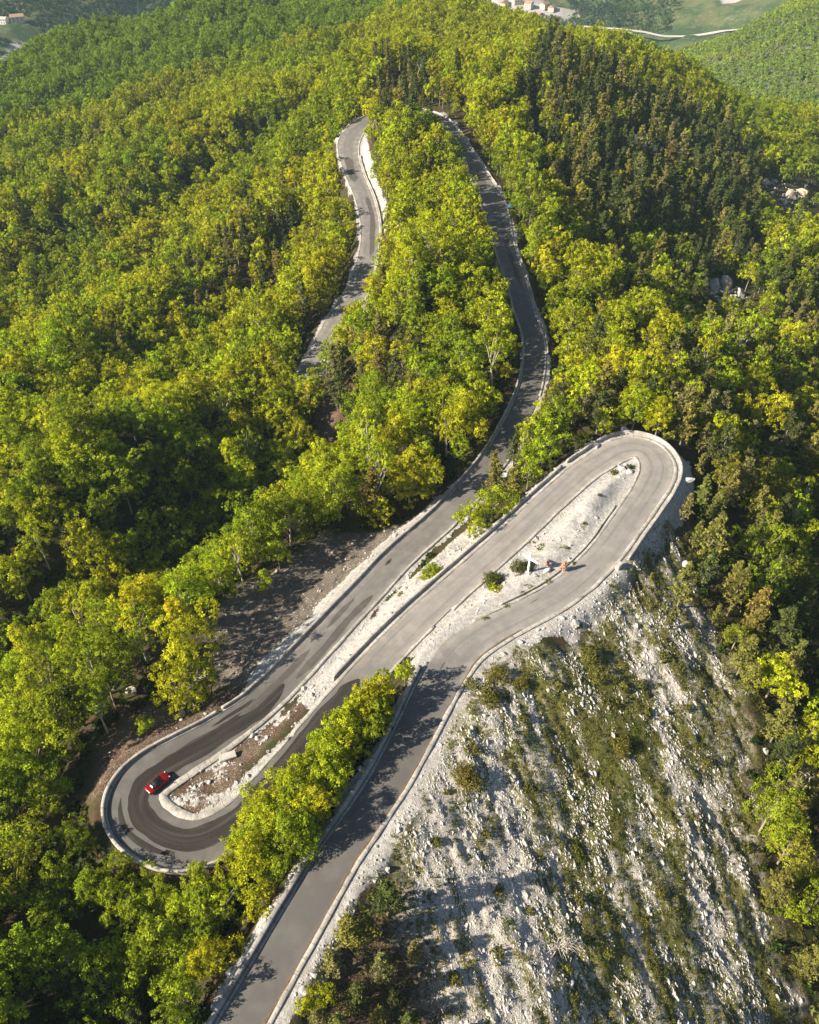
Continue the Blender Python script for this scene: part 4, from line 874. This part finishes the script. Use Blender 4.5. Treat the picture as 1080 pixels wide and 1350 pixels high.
# red car
M_RED=simple('red_paint',(.19,.002,.005),.22,0,.03,spec=.5);M_GLASS=simple('dark_glass',(.012,.012,.014),.06,0,.0,spec=.8);M_BLACK=simple('black_soft_top',(.014,.012,.012),.55,var=.1)
M_TYRE=simple('rubber',(.02,.02,.02),.85,var=.1);M_RIM=simple('alloy',(.45,.45,.46),.3,.9,var=.05);M_LAMP_GLINT=simple('lamp_glint_glass',(.75,.75,.75),.1,var=.02,spec=.8);M_TAIL=simple('tail_lamp',(.3,.005,.005),.15,var=.05);M_CHROME=simple('bright_trim',(.75,.75,.76),.18,.9,var=.02)
def loft(secs,closed_ends=True):
    bm=bmesh.new();rows=[[bm.verts.new(p) for p in s] for s in secs];k=len(rows[0])
    for a,b in zip(rows[:-1],rows[1:]):
        for j in range(k): bm.faces.new((a[j],a[(j+1)%k],b[(j+1)%k],b[j]))
    if closed_ends: bm.faces.new(rows[0][::-1]);bm.faces.new(rows[-1])
    bmesh.ops.recalc_face_normals(bm,faces=bm.faces);return bm
def ring(x,w,zb,zt,sh): return [(x,-w*.82,zt),(x,0,zt+.03),(x,w*.82,zt),(x,w*.98,zt-sh*.35),(x,w,zt-sh),(x,w*.97,zb+.08),(x,w*.86,zb),(x,-w*.86,zb),(x,-w*.97,zb+.08),(x,-w,zt-sh),(x,-w*.98,zt-sh*.35)]
x,y=SPOT['car'];j=near_road(x,y)
hd=math.atan2(RC[j+2,1]-RC[j-2,1],RC[j+2,0]-RC[j-2,0])
car=empty('car',(x,y,float(RC[j,2])+.055),hd-R(2));car.scale=(.95,)*3;tag(car,'red two-door car with black soft top driving round the lower hairpin','car')
secs=[ring(-2.02,.66,.42,.66,.14),ring(-1.95,.80,.28,.80,.22),ring(-1.6,.87,.22,.92,.26),ring(-1.0,.885,.20,.94,.26),ring(-.3,.875,.20,.90,.26),ring(.5,.88,.20,.89,.26),ring(1.1,.885,.20,.84,.26),ring(1.65,.86,.22,.74,.24),ring(1.98,.76,.28,.62,.2),ring(2.08,.58,.36,.52,.1)]
body=obj('body',bm_mesh('body',loft(secs),[M_RED],True),car);ss=body.modifiers.new('s','SUBSURF');ss.levels=ss.render_levels=2
def cabin(x0,x1,x2,x3,w0,w1,z0,z1): return [[(x0,-w0,z0),(x0,w0,z0),(x3,w0,z0),(x3,-w0,z0)],[(x1,-w1,z1),(x1,w1,z1),(x2,w1,z1),(x2,-w1,z1)]]
def cab_bm(s):
    bm=loft(s);bmesh.ops.bevel(bm,geom=list(bm.edges),offset=.07,segments=3,affect='EDGES');return bm
obj('cabin_glass',bm_mesh('cabin_glass',cab_bm(cabin(-1.25,-.72,.28,.92,.74,.56,.84,1.20)),[M_GLASS],True),car)
obj('soft_top',bm_mesh('soft_top',cab_bm(cabin(-.86,-.70,.26,.34,.62,.53,1.12,1.245)),[M_BLACK],True),car)
obj('rear_window_glint',bm_mesh('rear_window_glint',box_bm((.22,.62,.02),(0,0,0),.005),[M_LAMP_GLINT]),car,(-1.10,0,.985),(0,R(-36),0))  # pale colour paints a bright reflection onto the rear window
for sx in(1.28,-1.28):
    for sy in(1,-1):
        bm=bmesh.new();bmesh.ops.create_cone(bm,cap_ends=True,segments=28,radius1=.315,radius2=.315,depth=.2);bmesh.ops.bevel(bm,geom=[e for e in bm.edges if len(e.link_faces)==2 and any(len(f.verts)>4 for f in e.link_faces)],offset=.04,segments=2,affect='EDGES')
        bmesh.ops.rotate(bm,cent=(0,0,0),matrix=Matrix.Rotation(R(90),3,'X'),verts=bm.verts)
        w=obj('wheel',bm_mesh('tyre',bm,[M_TYRE],True),car,(sx,sy*.80,.315))
        bm=bmesh.new();bmesh.ops.create_cone(bm,cap_ends=True,segments=20,radius1=.2,radius2=.19,depth=.215);bmesh.ops.rotate(bm,cent=(0,0,0),matrix=Matrix.Rotation(R(90),3,'X'),verts=bm.verts)
        obj('rim',bm_mesh('rim',bm,[M_RIM]),w)
for sy in(1,-1):
    obj('headlight',bm_mesh('headlight',box_bm((.30,.26,.12),(0,0,0),.05),[M_LAMP_GLINT],True),car,(1.86,sy*.56,.63),(0,R(22),R(-14*sy)))
    obj('tail_light',bm_mesh('tail_light',box_bm((.10,.30,.14),(0,0,0),.04),[M_TAIL],True),car,(-1.96,sy*.52,.70))
    obj('mirror',bm_mesh('mirror',box_bm((.16,.22,.13),(0,0,0),.04),[M_RED],True),car,(.62,sy*.92,.94))
    obj('door_handle',bm_mesh('door_handle',box_bm((.16,.03,.03),(0,0,0),.01),[M_CHROME]),car,(-.42,sy*.875,.74))
obj('bumper',bm_mesh('bumper',box_bm((.10,1.05,.12),(0,0,0),.04),[M_BLACK]),car,(2.04,0,.36))
obj('boot_badge',bm_mesh('boot_badge',box_bm((.02,.12,.05),(0,0,0),.008),[M_CHROME]),car,(-2.0,0,.70))

# far village in the valley
M_PLAST=[simple('plaster_'+k,c,.9,var=.08) for k,c in(('white',(.62,.60,.57)),('cream',(.58,.52,.44)),('pink',(.55,.42,.36)))]
M_TILE=simple('red_tiles',(.33,.22,.17),.9,var=.25);M_SLATE=simple('grey_roof',(.42,.40,.39),.9,var=.15);M_WIN=simple('dark_panes',(.04,.045,.05),.2,var=.1)
gv=np.random.default_rng(77)
def house(x,y,L,Wd,Hh,rz,mw,mr,label,group='houses of the valley village'):
    r=empty('house',(x,y,gz(x,y)-.6),rz);tag(r,label,'house',group)
    obj('wall',bm_mesh('wall',box_bm((L,Wd,Hh+1),(0,0,Hh/2-.1),.05),[mw]),r)
    b=bmesh.new();e=.6;h=Wd*.30
    v=[b.verts.new(p) for p in((-L/2-e,-Wd/2-e,Hh),(L/2+e,-Wd/2-e,Hh),(L/2+e,Wd/2+e,Hh),(-L/2-e,Wd/2+e,Hh),(-L/2-e,0,Hh+h),(L/2+e,0,Hh+h))]
    for f in((0,1,5,4),(2,3,4,5),(0,4,3),(1,2,5),(3,2,1,0)): b.faces.new([v[k] for k in f])
    bmesh.ops.translate(b,vec=(0,0,.45),verts=b.verts)
    obj('roof',bm_mesh('roof',b,[mr]),r)
    for k in range(2):
        for s in(-1,1):
            for q in(-.3,0,.3): obj('window',bm_mesh('window',box_bm((1.1,.12,1.4),(0,0,0),0),[M_WIN]),r,(q*L,s*(Wd/2+.03),1.6+k*2.8))
k=0
for px in range(18):
    a=gv.uniform(0,1);x=100+gv.uniform(0,1)*120;y=1410+gv.uniform(-18,62)
    house(x,y,gv.uniform(9,16),gv.uniform(7,10),gv.uniform(5,7),gv.uniform(0,3.1),M_PLAST[k%3],M_TILE if k%3 else M_SLATE,['white valley house with a grey roof in the far village','cream valley house with a red tiled roof in the far village','pinkish valley house with a red tiled roof in the far village'][k%3]);k+=1
house(290,1322,26,13,9,R(12),M_PLAST[0],M_SLATE,'large pale building on the valley floor beside the winding road')
house(306,1318,16,11,7,R(12),M_PLAST[0],M_SLATE,'lower pale annex right of the large valley building')
house(-497,1195,16,9,6,R(20),M_PLAST[1],M_TILE,'cream house on far wooded slope at upper left corner')
house(-515,1192,12,8,5,R(-10),M_PLAST[0],M_SLATE,'white house left of the cream one at upper left corner')
def sheet_path(name,pp,w,m,dz=.6):
    p=A_(pp,float);t=np.linspace(0,len(p)-1,len(p)*12);q=np.c_[np.interp(t,np.arange(len(p)),p[:,0]),np.interp(t,np.arange(len(p)),p[:,1])]
    for _ in range(6): q[1:-1]=.25*q[:-2]+.5*q[1:-1]+.25*q[2:]
    tg=np.gradient(q,axis=0);tg/=np.linalg.norm(tg,axis=1)[:,None];nn=np.c_[-tg[:,1],tg[:,0]]
    offs=np.linspace(-w/2,w/2,3);v=[]
    for o in offs:
        e=q+nn*o;v.append(np.c_[e,base_z(q[:,0],q[:,1])+1.5+dz])
    v=np.stack(v,1).reshape(-1,3);k=np.arange(len(v)).reshape(-1,3)
    o=obj(name,raw_mesh(name,v,np.stack([k[:-1,:-1],k[:-1,1:],k[1:,1:],k[1:,:-1]],-1).reshape(-1,4),[m],smooth=True));o['kind']='structure';return o
M_FROAD=simple('valley_road',(.5,.48,.45),.9,var=.1,scale=.1)
sheet_path('valley_road',[(250,1345),(300,1330),(330,1312),(350,1290),(385,1282),(430,1285),(455,1270)],8,M_FROAD,2.5)
# haze of the valley air
hz=bpy.data.materials.new('haze');hz.use_nodes=True;nt=hz.node_tree;nt.nodes.clear();ho=nt.nodes.new('ShaderNodeOutputMaterial');pv=nt.nodes.new('ShaderNodeVolumePrincipled')
pv.inputs['Color'].default_value=(.60,.86,1.0,1);pv.inputs['Density'].default_value=HAZE;nt.links.new(pv.outputs[0],ho.inputs['Volume'])
zlo=float(ZZ.min())-1;zhi=165.
hb=box_bm((2*1010,1750+100,zhi-zlo),(0,(1760-90)/2,(zhi+zlo)/2),0)
h=obj('haze',bm_mesh('haze',hb,[hz]));h['kind']='stuff'

# ------------------------------------------------------------------ light, sky, camera
SUN_EL=R(32);SUN_DIR=A_([-1.,-.33]);SUN_DIR/=np.linalg.norm(SUN_DIR)
sd_=Vector((SUN_DIR[0]*math.cos(SUN_EL),SUN_DIR[1]*math.cos(SUN_EL),math.sin(SUN_EL)))
sl=bpy.data.lights.new('sun','SUN');sl.energy=SUN_E;sl.angle=R(.5);sl.color=(1,.885,.70)
so=obj('sun',sl);so.rotation_euler=sd_.to_track_quat('Z','Y').to_euler()
w=bpy.data.worlds.new('World');scene.world=w;w.use_nodes=True;nt=w.node_tree
sky=nt.nodes.new('ShaderNodeTexSky');sky.sky_type='NISHITA';sky.sun_disc=False;sky.sun_elevation=SUN_EL;sky.sun_rotation=math.atan2(SUN_DIR[0],SUN_DIR[1])
bg=nt.nodes['Background'];bg.inputs['Strength'].default_value=SKY_S;nt.links.new(sky.outputs[0],bg.inputs['Color'])
cd=bpy.data.cameras.new('camera');co=obj('camera',cd);co.location=CAM;co.rotation_euler=(R(90)-PITCH,0,0)
cd.sensor_fit='VERTICAL';cd.sensor_height=24;cd.lens=24*1100/1350;cd.clip_start=.5;cd.clip_end=6000
scene.camera=co
scene.view_settings.view_transform='Standard';scene.view_settings.look='None';scene.view_settings.exposure=EXPO;scene.view_settings.gamma=1
scene.render.engine='CYCLES';cy=scene.cycles
cy.max_bounces=6;cy.diffuse_bounces=3;cy.glossy_bounces=2;cy.transmission_bounces=3;cy.volume_bounces=0;cy.transparent_max_bounces=4;cy.use_denoising=True
cy.caustics_reflective=False;cy.caustics_refractive=False
